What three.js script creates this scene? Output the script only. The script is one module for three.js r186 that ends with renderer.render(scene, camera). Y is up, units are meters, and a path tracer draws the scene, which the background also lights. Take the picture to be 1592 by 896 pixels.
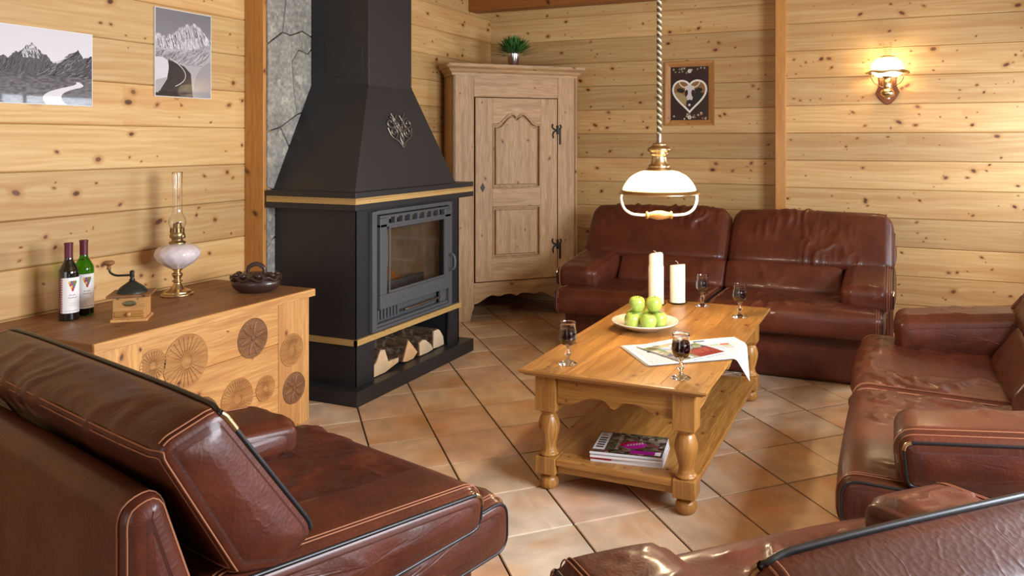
import * as THREE from 'three';
import { RoundedBoxGeometry } from 'three/addons/geometries/RoundedBoxGeometry.js';
import { mergeGeometries, mergeVertices, toCreasedNormals } from 'three/addons/utils/BufferGeometryUtils.js';
import { RectAreaLightUniformsLib } from 'three/addons/lights/RectAreaLightUniformsLib.js';

// ------------------------------------------------------------------ camera, sky, daylight, exposure
const scene = new THREE.Scene();
const D2R = Math.PI / 180;
const camera = new THREE.PerspectiveCamera(2 * Math.atan(448 / 1226) / D2R, 1592 / 896, 0.05, 60);
camera.position.set(0, 1.35, 0);
camera.rotation.set(0, 23.14 * D2R, 0);
camera.setViewOffset(1592, 896, -74, 229, 1592, 896);      // shift lens: the verticals stay parallel
scene.add(camera);
const renderer = new THREE.WebGLRenderer({ antialias: true });
renderer.toneMapping = THREE.LinearToneMapping;
renderer.toneMappingExposure = 1.08;
renderer.shadowMap.enabled = true;
scene.background = new THREE.Color(0.82, 0.92, 1.0);
RectAreaLightUniformsLib.init();
// daylight through the two windows of the right-hand wall and the glazed door behind the camera
const DAY = new THREE.Color(0.9, 0.97, 1.08);
const WINDOWS = [
  { axis: 'x', at: 1.15, a0: -5.62, a1: -4.6, y0: 0.85, y1: 1.85, power: 9.5 },
  { axis: 'x', at: 1.15, a0: -3.1, a1: -1.3, y0: 0.9, y1: 1.95, power: 31 },
  { axis: 'z', at: 1.7, a0: -2.6, a1: -0.4, y0: 0.1, y1: 2.05, power: 1.3 },
];
for (const w of WINDOWS) {
  const l = new THREE.RectAreaLight(DAY, w.power, w.a1 - w.a0 - 0.14, w.y1 - w.y0 - 0.14);
  const am = (w.a0 + w.a1) / 2, ym = (w.y0 + w.y1) / 2;
  if (w.axis === 'x') { l.position.set(w.at - 0.012, ym, am); l.lookAt(w.at - 3, ym, am); }
  else { l.position.set(am, ym, w.at - 0.012); l.lookAt(am, ym, w.at - 3); }
  l.name = 'window_daylight';
  scene.add(l);
}

// ------------------------------------------------------------------ helpers
function rng(seed) { let a = seed >>> 0; return () => { a = (a + 0x6D2B79F5) | 0; let t = Math.imul(a ^ (a >>> 15), 1 | a); t = (t + Math.imul(t ^ (t >>> 7), 61 | t)) ^ t; return ((t ^ (t >>> 14)) >>> 0) / 4294967296; }; }
const hash = (x, y, s) => { let h = Math.imul(x, 374761393) ^ Math.imul(y, 668265263) ^ Math.imul(s, 974711); h = Math.imul(h ^ (h >>> 13), 1274126177); return ((h ^ (h >>> 16)) >>> 0) / 4294967296; };
const mod = (a, n) => ((a % n) + n) % n;
function vnoise(x, y, s = 0, px = 0, py = 0) {
  const xi = Math.floor(x), yi = Math.floor(y); let fx = x - xi, fy = y - yi;
  fx = fx * fx * (3 - 2 * fx); fy = fy * fy * (3 - 2 * fy);
  const X0 = px ? mod(xi, px) : xi, X1 = px ? mod(xi + 1, px) : xi + 1, Y0 = py ? mod(yi, py) : yi, Y1 = py ? mod(yi + 1, py) : yi + 1;
  const a = hash(X0, Y0, s), b = hash(X1, Y0, s), c = hash(X0, Y1, s), d = hash(X1, Y1, s);
  return a + (b - a) * fx + (c - a) * fy + (a - b - c + d) * fx * fy;
}
function fbm(x, y, s, o = 4, px = 0, py = 0) { let v = 0, a = 0.5, t = 0; for (let i = 0; i < o; i++) { v += a * vnoise(x, y, s + i, px, py); t += a; a *= 0.5; x *= 2; y *= 2; px *= 2; py *= 2; } return v / t; }
const clamp = (x, a = 0, b = 1) => Math.min(b, Math.max(a, x));
const sm = (a, b, x) => { x = clamp((x - a) / (b - a)); return x * x * (3 - 2 * x); };
const lerp = (a, b, t) => a + (b - a) * t;
function dataTex(w, h, fn, srgb = true) {
  const d = new Uint8Array(w * h * 4), c = [0, 0, 0];
  for (let y = 0; y < h; y++) for (let x = 0; x < w; x++) { fn(x, y, c); const i = (y * w + x) * 4; d[i] = clamp(c[0], 0, 255); d[i + 1] = clamp(c[1], 0, 255); d[i + 2] = clamp(c[2], 0, 255); d[i + 3] = 255; }
  const t = new THREE.DataTexture(d, w, h, THREE.RGBAFormat); t.wrapS = t.wrapT = THREE.RepeatWrapping; t.magFilter = THREE.LinearFilter; t.minFilter = THREE.LinearMipmapLinearFilter; t.generateMipmaps = true;
  if (srgb) t.colorSpace = THREE.SRGBColorSpace; t.needsUpdate = true; return t;
}
function canvasTex(w, h, draw) {
  const c = document.createElement('canvas'); c.width = w; c.height = h; draw(c.getContext('2d'), w, h);
  const t = new THREE.CanvasTexture(c); t.colorSpace = THREE.SRGBColorSpace; return t;
}
const used = new Map();
function numbered(n) { const k = used.get(n) ?? 0; used.set(n, k + 1); return k ? n + '_' + String(k).padStart(3, '0') : n; }
function tag(o, label, category, group, kind) { if (label) o.userData.label = label; if (category) o.userData.category = category; if (group) o.userData.group = group; if (kind) o.userData.kind = kind; return o; }
function thing(name, label, category, pos = [0, 0, 0], turn = 0, group) {
  const o = new THREE.Group(); o.name = numbered(name); o.position.set(...pos); o.rotation.y = turn; scene.add(o); return tag(o, label, category, group);
}
function part(name, geo, mat, parent, label) {
  const m = new THREE.Mesh(geo, mat); m.name = name; m.castShadow = m.receiveShadow = true; if (label) m.userData.label = label; parent.add(m); return m;
}
function single(name, geo, mat, label, category, pos = [0, 0, 0], turn = 0, group) {
  const m = part(numbered(name), geo, mat, scene); m.position.set(...pos); m.rotation.y = turn; return tag(m, label, category, group);
}
function struct(name) { const g = new THREE.Group(); g.name = name; g.userData.kind = 'structure'; scene.add(g); return g; }
const at = (g, x, y, z) => g.translate(x, y, z);
function box(x0, x1, y0, y1, z0, z1, r = 0) {
  const w = x1 - x0, h = y1 - y0, d = z1 - z0;
  const g = r ? new RoundedBoxGeometry(w, h, d, 2, Math.min(r, w / 2.02, h / 2.02, d / 2.02)) : new THREE.BoxGeometry(w, h, d);
  return g.translate((x0 + x1) / 2, (y0 + y1) / 2, (z0 + z1) / 2);
}
const plain = (g) => { const n = g.index ? g.toNonIndexed() : g; for (const k of Object.keys(n.attributes)) if (!['position', 'normal', 'uv'].includes(k)) n.deleteAttribute(k); return n; };
const merge = (...gs) => mergeGeometries(gs.flat().map(plain));
function lathe(pts, seg = 40) { return new THREE.LatheGeometry(pts.map(([r, y]) => new THREE.Vector2(Math.max(r, 1e-4), y)), seg); }
function smoothLathe(pts, seg = 40, n = 60) { const c = new THREE.CatmullRomCurve3(pts.map(([r, y]) => new THREE.Vector3(r, y, 0)), false, 'centripetal'); return lathe(c.getPoints(n).map((p) => [p.x, p.y]), seg); }
function tube(pts, r, n = 40, seg = 8, closed = false, tension) { return new THREE.TubeGeometry(new THREE.CatmullRomCurve3(pts.map((p) => new THREE.Vector3(...p)), closed, 'centripetal', tension), n, r, seg, closed); }
function shapeOf(pts) { const s = new THREE.Shape(); pts.forEach(([x, y], i) => (i ? s.lineTo(x, y) : s.moveTo(x, y))); s.closePath(); return s; }
function prism(pts, depth, bevel = 0, holes = []) {
  const s = shapeOf(pts); for (const h of holes) { const p = new THREE.Path(); h.forEach(([x, y], i) => (i ? p.lineTo(x, y) : p.moveTo(x, y))); p.closePath(); s.holes.push(p); }
  return new THREE.ExtrudeGeometry(s, { depth: depth - 2 * bevel, bevelEnabled: bevel > 0, bevelThickness: bevel, bevelSize: bevel, bevelOffset: -bevel, bevelSegments: 1, curveSegments: 8 }).translate(0, 0, bevel);
}
// uv in metres with the grain along one axis: 0 x, 1 y, 2 z
function grain(g0, axis, su = 1, sv = 0.5, ou = 0, ov = 0) {
  const g = plain(g0), p = g.attributes.position, n = g.attributes.normal, uv = new Float32Array(p.count * 2);
  for (let i = 0; i < p.count; i += 3) {
    let nx = 0, ny = 0, nz = 0; for (let k = i; k < i + 3; k++) { nx += n.getX(k); ny += n.getY(k); nz += n.getZ(k); }
    const a = [Math.abs(nx), Math.abs(ny), Math.abs(nz)]; let m = a.indexOf(Math.max(...a));
    for (let k = i; k < i + 3; k++) {
      const c = [p.getX(k), p.getY(k), p.getZ(k)]; let u, v;
      if (m === axis) { u = c[(axis + 1) % 3] * 0.3; v = c[(axis + 2) % 3]; } else { u = c[axis]; v = c[3 - axis - m]; }
      uv[2 * k] = u / su + ou; uv[2 * k + 1] = v / sv + ov;
    }
  }
  g.setAttribute('uv', new THREE.BufferAttribute(uv, 2)); return g;
}

// ------------------------------------------------------------------ textures
// pine laid out in horizontal strips, every strip a board of its own: rings that bend round knots
function pineTex(W, H, strips, pal, opt, seed) {
  const R = rng(seed), data = new Float32Array(W * H * 3), sh = H / strips, { knots, rmin, rmax, ring = 0.16, run = 0.004, tone = 0.085 } = opt;
  const warp = new Float32Array(W * H), kn = new Float32Array(W * H), halo = new Float32Array(W * H);
  for (let s = 0; s < strips; s++) {
    const n = Math.round(knots * (0.6 + 0.8 * R()));
    for (let k = 0; k < n; k++) {
      const kx = R() * W, ky = s * sh + (0.12 + 0.76 * R()) * sh, r = rmin + (rmax - rmin) * Math.pow(R(), 2.2), el = 1 + R() * 0.8, sl = (R() - 0.5) * 0.7, dark = 0.55 + 0.45 * R();
      const X = Math.ceil(r * 12), Y = Math.ceil(r * 7);
      for (let dy = -Y; dy <= Y; dy++) {
        const y = Math.round(ky) + dy; if (y < s * sh || y >= (s + 1) * sh) continue;
        for (let dx = -X; dx <= X; dx++) {
          const i = y * W + mod(Math.round(kx) + dx, W), ey = dy - sl * dx;
          warp[i] += Math.sign(dy) * r * 1.5 * Math.exp(-(dx * dx) / (16 * r * r)) * Math.exp(-Math.abs(dy) / (2.6 * r));
          const d = Math.hypot(dx / el, ey) / r;
          if (d < 2.6) { kn[i] = Math.max(kn[i], dark * (1 - sm(0.55, 1.15, d))); halo[i] = Math.max(halo[i], 1 - sm(0.9, 2.6, d)); }
        }
      }
    }
  }
  const tones = Array.from({ length: strips }, () => [1 + (R() - 0.5) * 2 * tone, (R() - 0.5) * 0.5, R() * 1000]);
  return dataTex(W, H, (x, y, c) => {
    const s = Math.min(strips - 1, Math.floor(y / sh)), [t, red, off] = tones[s], i = y * W + x, yy = y + warp[i];
    const px = Math.round(W * run), q = px / W;
    const bend = fbm(x * q, yy * 0.02 + off, seed + 3, 2, px, 0) * 26;
    const g = 0.5 + 0.5 * Math.sin((yy + bend) * ring * 2.1 + 6 * vnoise(x * q, yy * 0.05 + off, seed + 9, px, 0));
    const r2 = fbm(x * q * 2, (yy + bend * 0.5) * ring + off, seed, 3, px * 2, 0), fib = vnoise(x * (Math.round(W / 28) / W), y * 0.8 + off, seed + 5, Math.round(W / 28), 0);
    const heart = sm(0.52, 0.78, vnoise(x * q * 0.5 + 0.001, (yy + bend) * 0.035 + off, seed + 7, Math.max(1, px >> 1), 0)) * 0.7;
    let m = clamp(r2 * 1.25 - 0.3 + g * 0.28 + (fib - 0.5) * 0.18);
    for (let k = 0; k < 3; k++) {
      let v = lerp(pal.light[k], pal.dark[k], m); v = lerp(v, pal.heart[k], heart * 0.55); v *= t;
      v = lerp(v, pal.halo[k], halo[i] * 0.55); v = lerp(v, pal.knot[k], kn[i]); c[k] = v + (k === 0 ? red * 6 : 0);
    }
  });
}
const T = {};
T.wall = pineTex(2048, 2048, 16, { light: [238, 209, 160], dark: [221, 180, 122], heart: [208, 156, 100], halo: [203, 146, 84], knot: [96, 52, 26] }, { knots: 30, rmin: 1.8, rmax: 8.5, run: 0.0035 }, 11);
T.honey = pineTex(1024, 512, 4, { light: [184, 134, 68], dark: [152, 102, 46], heart: [134, 84, 36], halo: [130, 76, 30], knot: [66, 34, 12] }, { knots: 5, rmin: 3, rmax: 9, run: 0.006 }, 23);
T.chest = pineTex(1024, 512, 3, { light: [214, 164, 100], dark: [186, 132, 74], heart: [168, 110, 58], halo: [146, 92, 46], knot: [84, 46, 22] }, { knots: 5, rmin: 3, rmax: 9, run: 0.006, tone: 0.05 }, 37);
T.brown = pineTex(1024, 512, 2, { light: [160, 116, 72], dark: [126, 86, 50], heart: [106, 68, 38], halo: [80, 46, 22], knot: [46, 24, 12] }, { knots: 5, rmin: 3, rmax: 10, run: 0.008, tone: 0.05 }, 41);
T.cup = pineTex(1024, 512, 2, { light: [208, 172, 126], dark: [178, 138, 94], heart: [160, 120, 78], halo: [140, 100, 62], knot: [80, 50, 30] }, { knots: 5, rmin: 3, rmax: 8, run: 0.007, tone: 0.04 }, 53);
T.beam = pineTex(1024, 256, 1, { light: [222, 164, 92], dark: [200, 138, 68], heart: [186, 122, 58], halo: [160, 96, 42], knot: [88, 46, 20] }, { knots: 6, rmin: 3, rmax: 9, run: 0.006 }, 67);
T.leatherB = dataTex(512, 512, (x, y, c) => {
  // pebbled grain with creases
  let best = 9, gx = x / 8, gy = y / 8; const xi = Math.floor(gx), yi = Math.floor(gy);
  for (let j = -1; j <= 1; j++) for (let i = -1; i <= 1; i++) { const X = mod(xi + i, 64), Y = mod(yi + j, 64); const d = Math.hypot(xi + i + hash(X, Y, 1) - gx, yi + j + hash(X, Y, 2) - gy); if (d < best) best = d; }
  const a = fbm(x / 64, y / 64, 31, 4, 8, 8), b = fbm(x / 51.2, y / 102.4, 57, 3, 10, 5);
  const cre = Math.min(sm(0, 0.05, Math.abs(a - 0.5)), sm(0, 0.04, Math.abs(b - 0.47)));
  const v = 255 * (0.35 + 0.3 * (1 - sm(0.2, 0.75, best)) + 0.35 * cre); c[0] = c[1] = c[2] = v;
}, false);
T.leatherC = dataTex(512, 512, (x, y, c) => {
  const a = fbm(x / 128, y / 128, 71, 4, 4, 4), b = fbm(x / 21, y / 21, 75, 3, 24, 24), t = 0.78 + 0.34 * a + 0.12 * (b - 0.5);
  c[0] = 236 * t; c[1] = 230 * t - 6 * (a - 0.5); c[2] = 226 * t;
});
T.tile = dataTex(512, 512, (x, y, c) => {
  const a = fbm(x / 128, y / 128, 81, 4, 4, 4), b = fbm(x / 40, y / 64, 85, 4, 12, 8), f = hash(x, y, 3), rust = 0.6 * sm(0.5, 0.8, fbm(x / 102.4, y / 170.7, 91, 3, 5, 3));
  const t = 0.84 + 0.22 * a + 0.16 * (b - 0.5) + 0.05 * (f - 0.5);
  c[0] = 242 * t * (1 - 0.06 * rust); c[1] = 236 * t * (1 - 0.2 * rust); c[2] = 228 * t * (1 - 0.34 * rust);
});
T.stone = dataTex(512, 512, (x, y, c) => {
  const a = fbm(x / 128, y / 128, 101, 5, 4, 4), b = fbm(x / 10, y / 10, 105, 2, 51, 51), f = hash(x, y, 7), li = sm(0.62, 0.72, fbm(x / 32, y / 32, 109, 3, 16, 16));
  const t = 0.62 + 0.4 * a + 0.3 * (b - 0.5) + 0.16 * (f - 0.5);
  c[0] = 176 * t + 22 * li; c[1] = 172 * t + 20 * li; c[2] = 160 * t + 14 * li;
});
T.stoneB = dataTex(512, 512, (x, y, c) => { c[0] = c[1] = c[2] = 255 * (0.6 * fbm(x / 64, y / 64, 111, 5, 8, 8) + 0.4 * fbm(x / 6.4, y / 6.4, 115, 2, 80, 80)); }, false);
T.bark = dataTex(256, 256, (x, y, c) => {
  const a = fbm(x / 42.7, y / 10.67, 121, 4, 6, 24), l = sm(0.55, 0.7, fbm(x / 32, y / 32, 125, 3, 8, 8)), t = 0.5 + 0.9 * (a - 0.3);
  c[0] = lerp(120 * t, 142, l * 0.6); c[1] = lerp(88 * t, 138, l * 0.6); c[2] = lerp(60 * t, 120, l * 0.6);
});

// ------------------------------------------------------------------ materials
const std = (o) => new THREE.MeshStandardMaterial(o), phy = (o) => new THREE.MeshPhysicalMaterial(o);
const lin = (r, g, b) => new THREE.Color().setRGB(r, g, b);
const M = {
  wall: std({ map: T.wall, color: lin(0.7, 0.645, 0.53), roughness: 0.48, bumpMap: T.wall, bumpScale: 0.0006 }),
  honey: std({ map: T.honey, roughness: 0.33, bumpMap: T.honey, bumpScale: 0.0008 }),
  chest: std({ map: T.chest, roughness: 0.55, bumpMap: T.chest, bumpScale: 0.0008 }),
  lid: std({ map: T.brown, roughness: 0.5, bumpMap: T.brown, bumpScale: 0.0008 }),
  carved: std({ map: T.brown, color: lin(0.75, 0.7, 0.7), roughness: 0.55 }),
  carvedPale: std({ map: T.chest, color: lin(0.72, 0.66, 0.6), roughness: 0.6 }),
  cup: std({ map: T.cup, color: lin(0.74, 0.73, 0.72), roughness: 0.55, bumpMap: T.cup, bumpScale: 0.0008 }),
  beam: std({ map: T.beam, color: lin(0.74, 0.7, 0.64), roughness: 0.4 }),
  ceiling: std({ map: T.wall, color: lin(0.46, 0.37, 0.26), roughness: 0.5 }),
  darkBeam: std({ map: T.beam, color: lin(0.42, 0.3, 0.22), roughness: 0.5 }),
  backing: std({ color: lin(0.2, 0.11, 0.05), roughness: 0.9 }),
  leather: phy({ color: lin(0.11, 0.026, 0.0112), map: T.leatherC, roughness: 0.5, specularIntensity: 0.5, bumpMap: T.leatherB, bumpScale: 0.0007, clearcoat: 0.32, clearcoatRoughness: 0.2 }),
  piping: std({ color: lin(0.012, 0.012, 0.014), roughness: 0.35 }),
  stitch: std({ color: lin(0.3, 0.11, 0.045), roughness: 0.7 }),
  brass: std({ color: lin(0.64, 0.48, 0.27), metalness: 1, roughness: 0.28 }),
  oldBrass: std({ color: lin(0.36, 0.26, 0.12), metalness: 1, roughness: 0.38 }),
  copper: std({ color: lin(0.45, 0.2, 0.1), metalness: 1, roughness: 0.25 }),
  iron: std({ color: lin(0.017, 0.0185, 0.021), roughness: 0.42, metalness: 0 }),
  cast: std({ color: lin(0.075, 0.08, 0.088), roughness: 0.5, metalness: 0.1 }),
  goldStrip: std({ map: T.wall, color: lin(0.5, 0.47, 0.34), roughness: 0.45 }),
  grout: std({ color: lin(0.035, 0.026, 0.018), roughness: 0.95 }),
  stone: std({ map: T.stone, roughness: 0.9, bumpMap: T.stoneB, bumpScale: 0.006 }),
  mortar: std({ color: lin(0.1, 0.095, 0.085), roughness: 1 }),
  glass: phy({ color: lin(1, 1, 1), roughness: 0.02, transmission: 1, thickness: 0.01, ior: 1.5 }),
  pane: phy({ color: lin(1, 1, 1), roughness: 0.02, transmission: 1, thickness: 0, ior: 1.5 }),
  whiteFrame: std({ color: lin(0.72, 0.7, 0.66), roughness: 0.5 }),
  wine: phy({ color: lin(0.014, 0.0015, 0.003), roughness: 0.08 }),
};
const tileMats = [[0.78, 0.6, 0.43], [0.82, 0.66, 0.49], [0.75, 0.55, 0.37], [0.84, 0.71, 0.55], [0.78, 0.57, 0.42], [0.8, 0.62, 0.44], [0.76, 0.54, 0.4]].map(([r, g, b]) => std({ map: T.tile, color: lin(r, g, b), roughness: 0.4, bumpMap: T.tile, bumpScale: 0.0012 }));

// ------------------------------------------------------------------ room shell
const WX = -3.235, BZ = -6.05, BZ2 = -5.82, RX = 1.15, FZ = 1.7, CEIL = 2.58;
{
  const floor = struct('floor');
  part('bed', box(WX - 0.15, RX + 0.15, -0.12, -0.006, BZ - 0.15, FZ + 0.15), M.grout, floor);
  const O = [-2.3746, -3.121], e1 = [0.22548, 0.2439], e2 = [0.2149, -0.21277], gap = 0.5 - 0.0075 / 0.64;
  const bounds = [WX, RX, BZ, FZ], R = rng(5);
  const clip = (poly) => {
    const cut = (P, f) => { const o = []; P.forEach((a, i) => { const b = P[(i + 1) % P.length], fa = f(a), fb = f(b); if (fa >= 0) o.push(a); if (fa * fb < 0) { const t = fa / (fa - fb); o.push([lerp(a[0], b[0], t), lerp(a[1], b[1], t)]); } }); return o; };
    let p = poly; for (const f of [(q) => q[0] - bounds[0], (q) => bounds[1] - q[0], (q) => q[1] - bounds[2], (q) => bounds[3] - q[1]]) { p = cut(p, f); if (p.length < 3) return []; }
    return p;
  };
  // flat tile with a chamfered edge from a convex polygon about its own centre
  const tileGeo = (poly, turn, ou, ov) => {
    const n = poly.length, pos = [], uv = [], idx = [], inn = 0.985, th = 0.0018, low = -0.012, cs = Math.cos(turn), sn = Math.sin(turn);
    const push = (x, y, z) => { pos.push(x, y, z); uv.push((x * cs - z * sn) / 0.7 + ou, (x * sn + z * cs) / 0.7 + ov); return pos.length / 3 - 1; };
    const t = poly.map(([x, z]) => push(x * inn, 0, z * inn));
    for (let i = 1; i < n - 1; i++) idx.push(t[0], t[i], t[i + 1]);
    poly.forEach(([x, z], i) => { const [X, Z] = poly[(i + 1) % n]; const a = push(x * inn, 0, z * inn), b = push(X * inn, 0, Z * inn), c = push(X, -th, Z), d = push(x, -th, z); idx.push(a, d, c, a, c, b); const e = push(x, -th, z), f = push(X, -th, Z), g = push(X, low, Z), h = push(x, low, z); idx.push(e, h, g, e, g, f); });
    const g = new THREE.BufferGeometry(); g.setAttribute('position', new THREE.Float32BufferAttribute(pos, 3)); g.setAttribute('uv', new THREE.Float32BufferAttribute(uv, 2)); g.setIndex(idx);
    const o = g.toNonIndexed(); o.computeVertexNormals(); if (o.attributes.normal.getY(0) < 0) { for (const a of [o.attributes.position, o.attributes.uv]) for (let i = 0; i < a.count; i += 3) for (let k = 0; k < a.itemSize; k++) { const q = a.array[(i + 1) * a.itemSize + k]; a.array[(i + 1) * a.itemSize + k] = a.array[(i + 2) * a.itemSize + k]; a.array[(i + 2) * a.itemSize + k] = q; } o.computeVertexNormals(); }
    return o;
  };
  const full = [[-1, -1], [1, -1], [1, 1], [-1, 1]].map(([i, j]) => [i * gap * e1[0] + j * gap * e2[0], i * gap * e1[1] + j * gap * e2[1]]);
  const shared = Array.from({ length: 8 }, (_, k) => tileGeo(full, (k % 4) * Math.PI / 2 + 0.8, R(), R()));
  for (let i = -16; i < 22; i++) for (let j = -16; j < 22; j++) {
    const c = [O[0] + (i + 0.5) * e1[0] + (j + 0.5) * e2[0], O[1] + (i + 0.5) * e1[1] + (j + 0.5) * e2[1]];
    const p = clip(full.map(([x, z]) => [x + c[0], z + c[1]])); if (!p.length) continue;
    const inside = full.every(([x, z]) => x + c[0] > bounds[0] && x + c[0] < bounds[1] && z + c[1] > bounds[2] && z + c[1] < bounds[3]);
    let area = 0; p.forEach((a, k) => { const b = p[(k + 1) % p.length]; area += a[0] * b[1] - a[1] * b[0]; }); if (Math.abs(area) < 0.004) continue;
    const m = part('tile', inside ? shared[Math.floor(R() * 8)] : tileGeo(p.map(([x, z]) => [x - c[0], z - c[1]]), 0.8, R(), R()), tileMats[Math.floor(R() * tileMats.length)], floor);
    m.position.set(c[0], (R() - 0.5) * 0.0012, c[1]);
  }
}
// a wall board: flat face with chamfered edges, local x along the board, y up, z out of the wall
const PITCH = 0.1943;
function boardGeo(len, strip, ou, h = PITCH) {
  const prof = [[0, -0.022], [0, -0.0055], [0.0052, 0], [h - 0.0042, 0], [h - 0.0012, -0.0045], [h - 0.0012, -0.022]], pos = [], uv = [], nor = [];
  const quad = (a, b, c, d, n) => { for (const q of [a, b, c, a, c, d]) { pos.push(q[0], q[1], q[2]); nor.push(...n); uv.push(q[0] / 3.2 + ou, (strip + 0.03 + 0.94 * clamp(q[1] / h)) / 16); } };
  for (let i = 0; i < prof.length; i++) {
    const [y0, z0] = prof[i], [y1, z1] = prof[(i + 1) % prof.length], l = Math.hypot(y1 - y0, z1 - z0);
    quad([0, y0, z0], [len, y0, z0], [len, y1, z1], [0, y1, z1], [0, -(z1 - z0) / l, (y1 - y0) / l]);
  }
  for (const [x, s] of [[0, -1], [len, 1]]) for (let i = 1; i < prof.length - 1; i++) { const t = [prof[0], prof[i], prof[i + 1]]; if (s < 0) t.reverse(); for (const [y, z] of t) { pos.push(x, y, z); nor.push(s, 0, 0); uv.push(ou, strip / 16 + 0.03); } }
  const g = new THREE.BufferGeometry(); g.setAttribute('position', new THREE.Float32BufferAttribute(pos, 3)); g.setAttribute('normal', new THREE.Float32BufferAttribute(nor, 3)); g.setAttribute('uv', new THREE.Float32BufferAttribute(uv, 2)); return g;
}
function boards(parent, len, y0, place, seed) {
  const R = rng(seed), order = []; while (order.length < 32) { const p = [...Array(16).keys()]; for (let i = 15; i > 0; i--) { const j = Math.floor(R() * (i + 1)); [p[i], p[j]] = [p[j], p[i]]; } order.push(...p); }
  let k = 0;
  for (let y = y0; y < CEIL - 0.02; y += PITCH) {
    const b0 = Math.max(y, 0.002), h = Math.min(y + PITCH, CEIL - 0.002) - b0; if (h < 0.03) continue;
    const m = part('board', boardGeo(len, order[k++], R(), h), M.wall, parent); place(m, b0);
  }
}
{
  const wl = struct('wall_left'), wb = struct('wall_back'), wr = struct('wall_right'), wf = struct('wall_front'), ce = struct('ceiling');
  part('backing', box(WX - 0.15, WX - 0.018, 0, CEIL, BZ - 0.15, FZ + 0.15), M.backing, wl);
  // left wall: boards run along z, a butt joint at the post by the stone
  const y0L = 1.419 - 8 * PITCH;
  boards(wl, FZ + 3.243, y0L, (m, y) => { m.position.set(WX, y, FZ); m.rotation.y = Math.PI / 2; }, 3);
  boards(wl, -3.243 - BZ, y0L, (m, y) => { m.position.set(WX, y, -3.243); m.rotation.y = Math.PI / 2; }, 4);
  part('backing', box(WX - 0.15, -0.8, 0, CEIL, BZ - 0.15, BZ - 0.018), M.backing, wb);
  boards(wb, -0.8 - WX, 1.018 - 6 * PITCH, (m, y) => m.position.set(WX, y, BZ), 6);
  part('backing', box(-0.8, RX + 0.15, 0, CEIL, BZ - 0.15, BZ2 - 0.018), M.backing, wb);
  boards(wb, RX + 0.725, 1.017 - 6 * PITCH, (m, y) => m.position.set(-0.725, y, BZ2), 8);
  // right wall and wall behind the camera, each with its openings
  const holes = (wall, axis, atv, dir, a0, a1, list) => {
    const put = (p, q, y0, y1, n) => { if (q - p < 0.01 || y1 - y0 < 0.01) return; const t = atv + dir * 0.15, lo = Math.min(atv, t), hi = Math.max(atv, t); part(n, grain(axis === 'x' ? box(lo, hi, y0, y1, p, q) : box(p, q, y0, y1, lo, hi), axis === 'x' ? 2 : 0, 3.2, 3.2), M.wall, wall); };
    let a = a0; for (const w of [...list].sort((p, q) => p.a0 - q.a0)) { put(a, w.a0, 0, CEIL, 'panel'); put(w.a0, w.a1, 0, w.y0, 'panel'); put(w.a0, w.a1, w.y1, CEIL, 'panel'); a = w.a1; } put(a, a1, 0, CEIL, 'panel');
  };
  holes(wr, 'x', RX, 1, BZ2 - 0.13, FZ + 0.15, WINDOWS.filter((w) => w.axis === 'x'));
  holes(wf, 'z', FZ, 1, WX - 0.1, RX, WINDOWS.filter((w) => w.axis === 'z'));
  for (let i = 0, x = WX; x < RX - 0.01; i++, x += 0.2) { const m = part('board', boardGeo(FZ - BZ, i % 16, i * 0.37, Math.min(0.2, RX - x)), M.ceiling, ce); m.rotation.order = 'YXZ'; m.rotation.set(Math.PI / 2, Math.PI / 2, 0); m.position.set(x, CEIL, FZ); }
  part('backing', box(WX - 0.15, RX + 0.15, CEIL + 0.018, CEIL + 0.15, BZ - 0.15, FZ + 0.15), M.backing, ce);
  // windows
  WINDOWS.forEach((w, n) => {
    const g = struct('window_' + (n + 1)), L = w.a1 - w.a0, Hh = w.y1 - w.y0, f = 0.06;
    part('window_frame', merge(box(0, L, 0, f, 0, 0.07), box(0, L, Hh - f, Hh, 0, 0.07), box(0, f, f, Hh - f, 0, 0.07), box(L - f, L, f, Hh - f, 0, 0.07), box(L / 2 - 0.03, L / 2 + 0.03, f, Hh - f, 0.01, 0.06)), M.whiteFrame, g);
    for (const [p, q] of [[f, L / 2 - 0.03], [L / 2 + 0.03, L - f]]) part('pane', box(p, q, f, Hh - f, 0.03, 0.034), M.pane, g);
    part('window_sill', box(-0.03, L + 0.03, -0.03, 0, -0.06, 0.1), M.whiteFrame, g);
    if (w.axis === 'x') { g.rotation.y = Math.PI / 2; g.position.set(w.at + 0.02, w.y0, w.a1); } else { g.position.set(w.a0, w.y0, w.at + 0.02); }
  });
  // timber trims: post at the stone, post at the step of the back wall, ceiling beam
  const t1 = part('trim_1', grain(box(WX, -3.103, 0, CEIL, -3.3, -3.243, 0.004), 1, 1.2, 0.5, 0.1, 0.2), M.beam, scene); t1.userData.kind = 'structure';
  const t2 = part('trim_2', grain(box(-0.8, -0.725, 0, CEIL, BZ, BZ2 + 0.02, 0.004), 1, 1.2, 0.5, 0.4, 0.6), M.beam, scene); t2.userData.kind = 'structure';
  const t3 = part('trim_3', grain(box(WX, RX, 2.412, CEIL, -5.80, -5.661, 0.006), 0, 1.2, 0.5), M.darkBeam, scene); t3.userData.kind = 'structure';
  // stone chimney breast: irregular blocks on a mortar bed, outlines as (z, y) on its face
  const st = struct('wall_chimney');
  part('mortar_bed', box(WX, -3.112, 0, CEIL, -4.44, -3.3), M.mortar, st);
  const N = (z, y) => [z, y];
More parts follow.
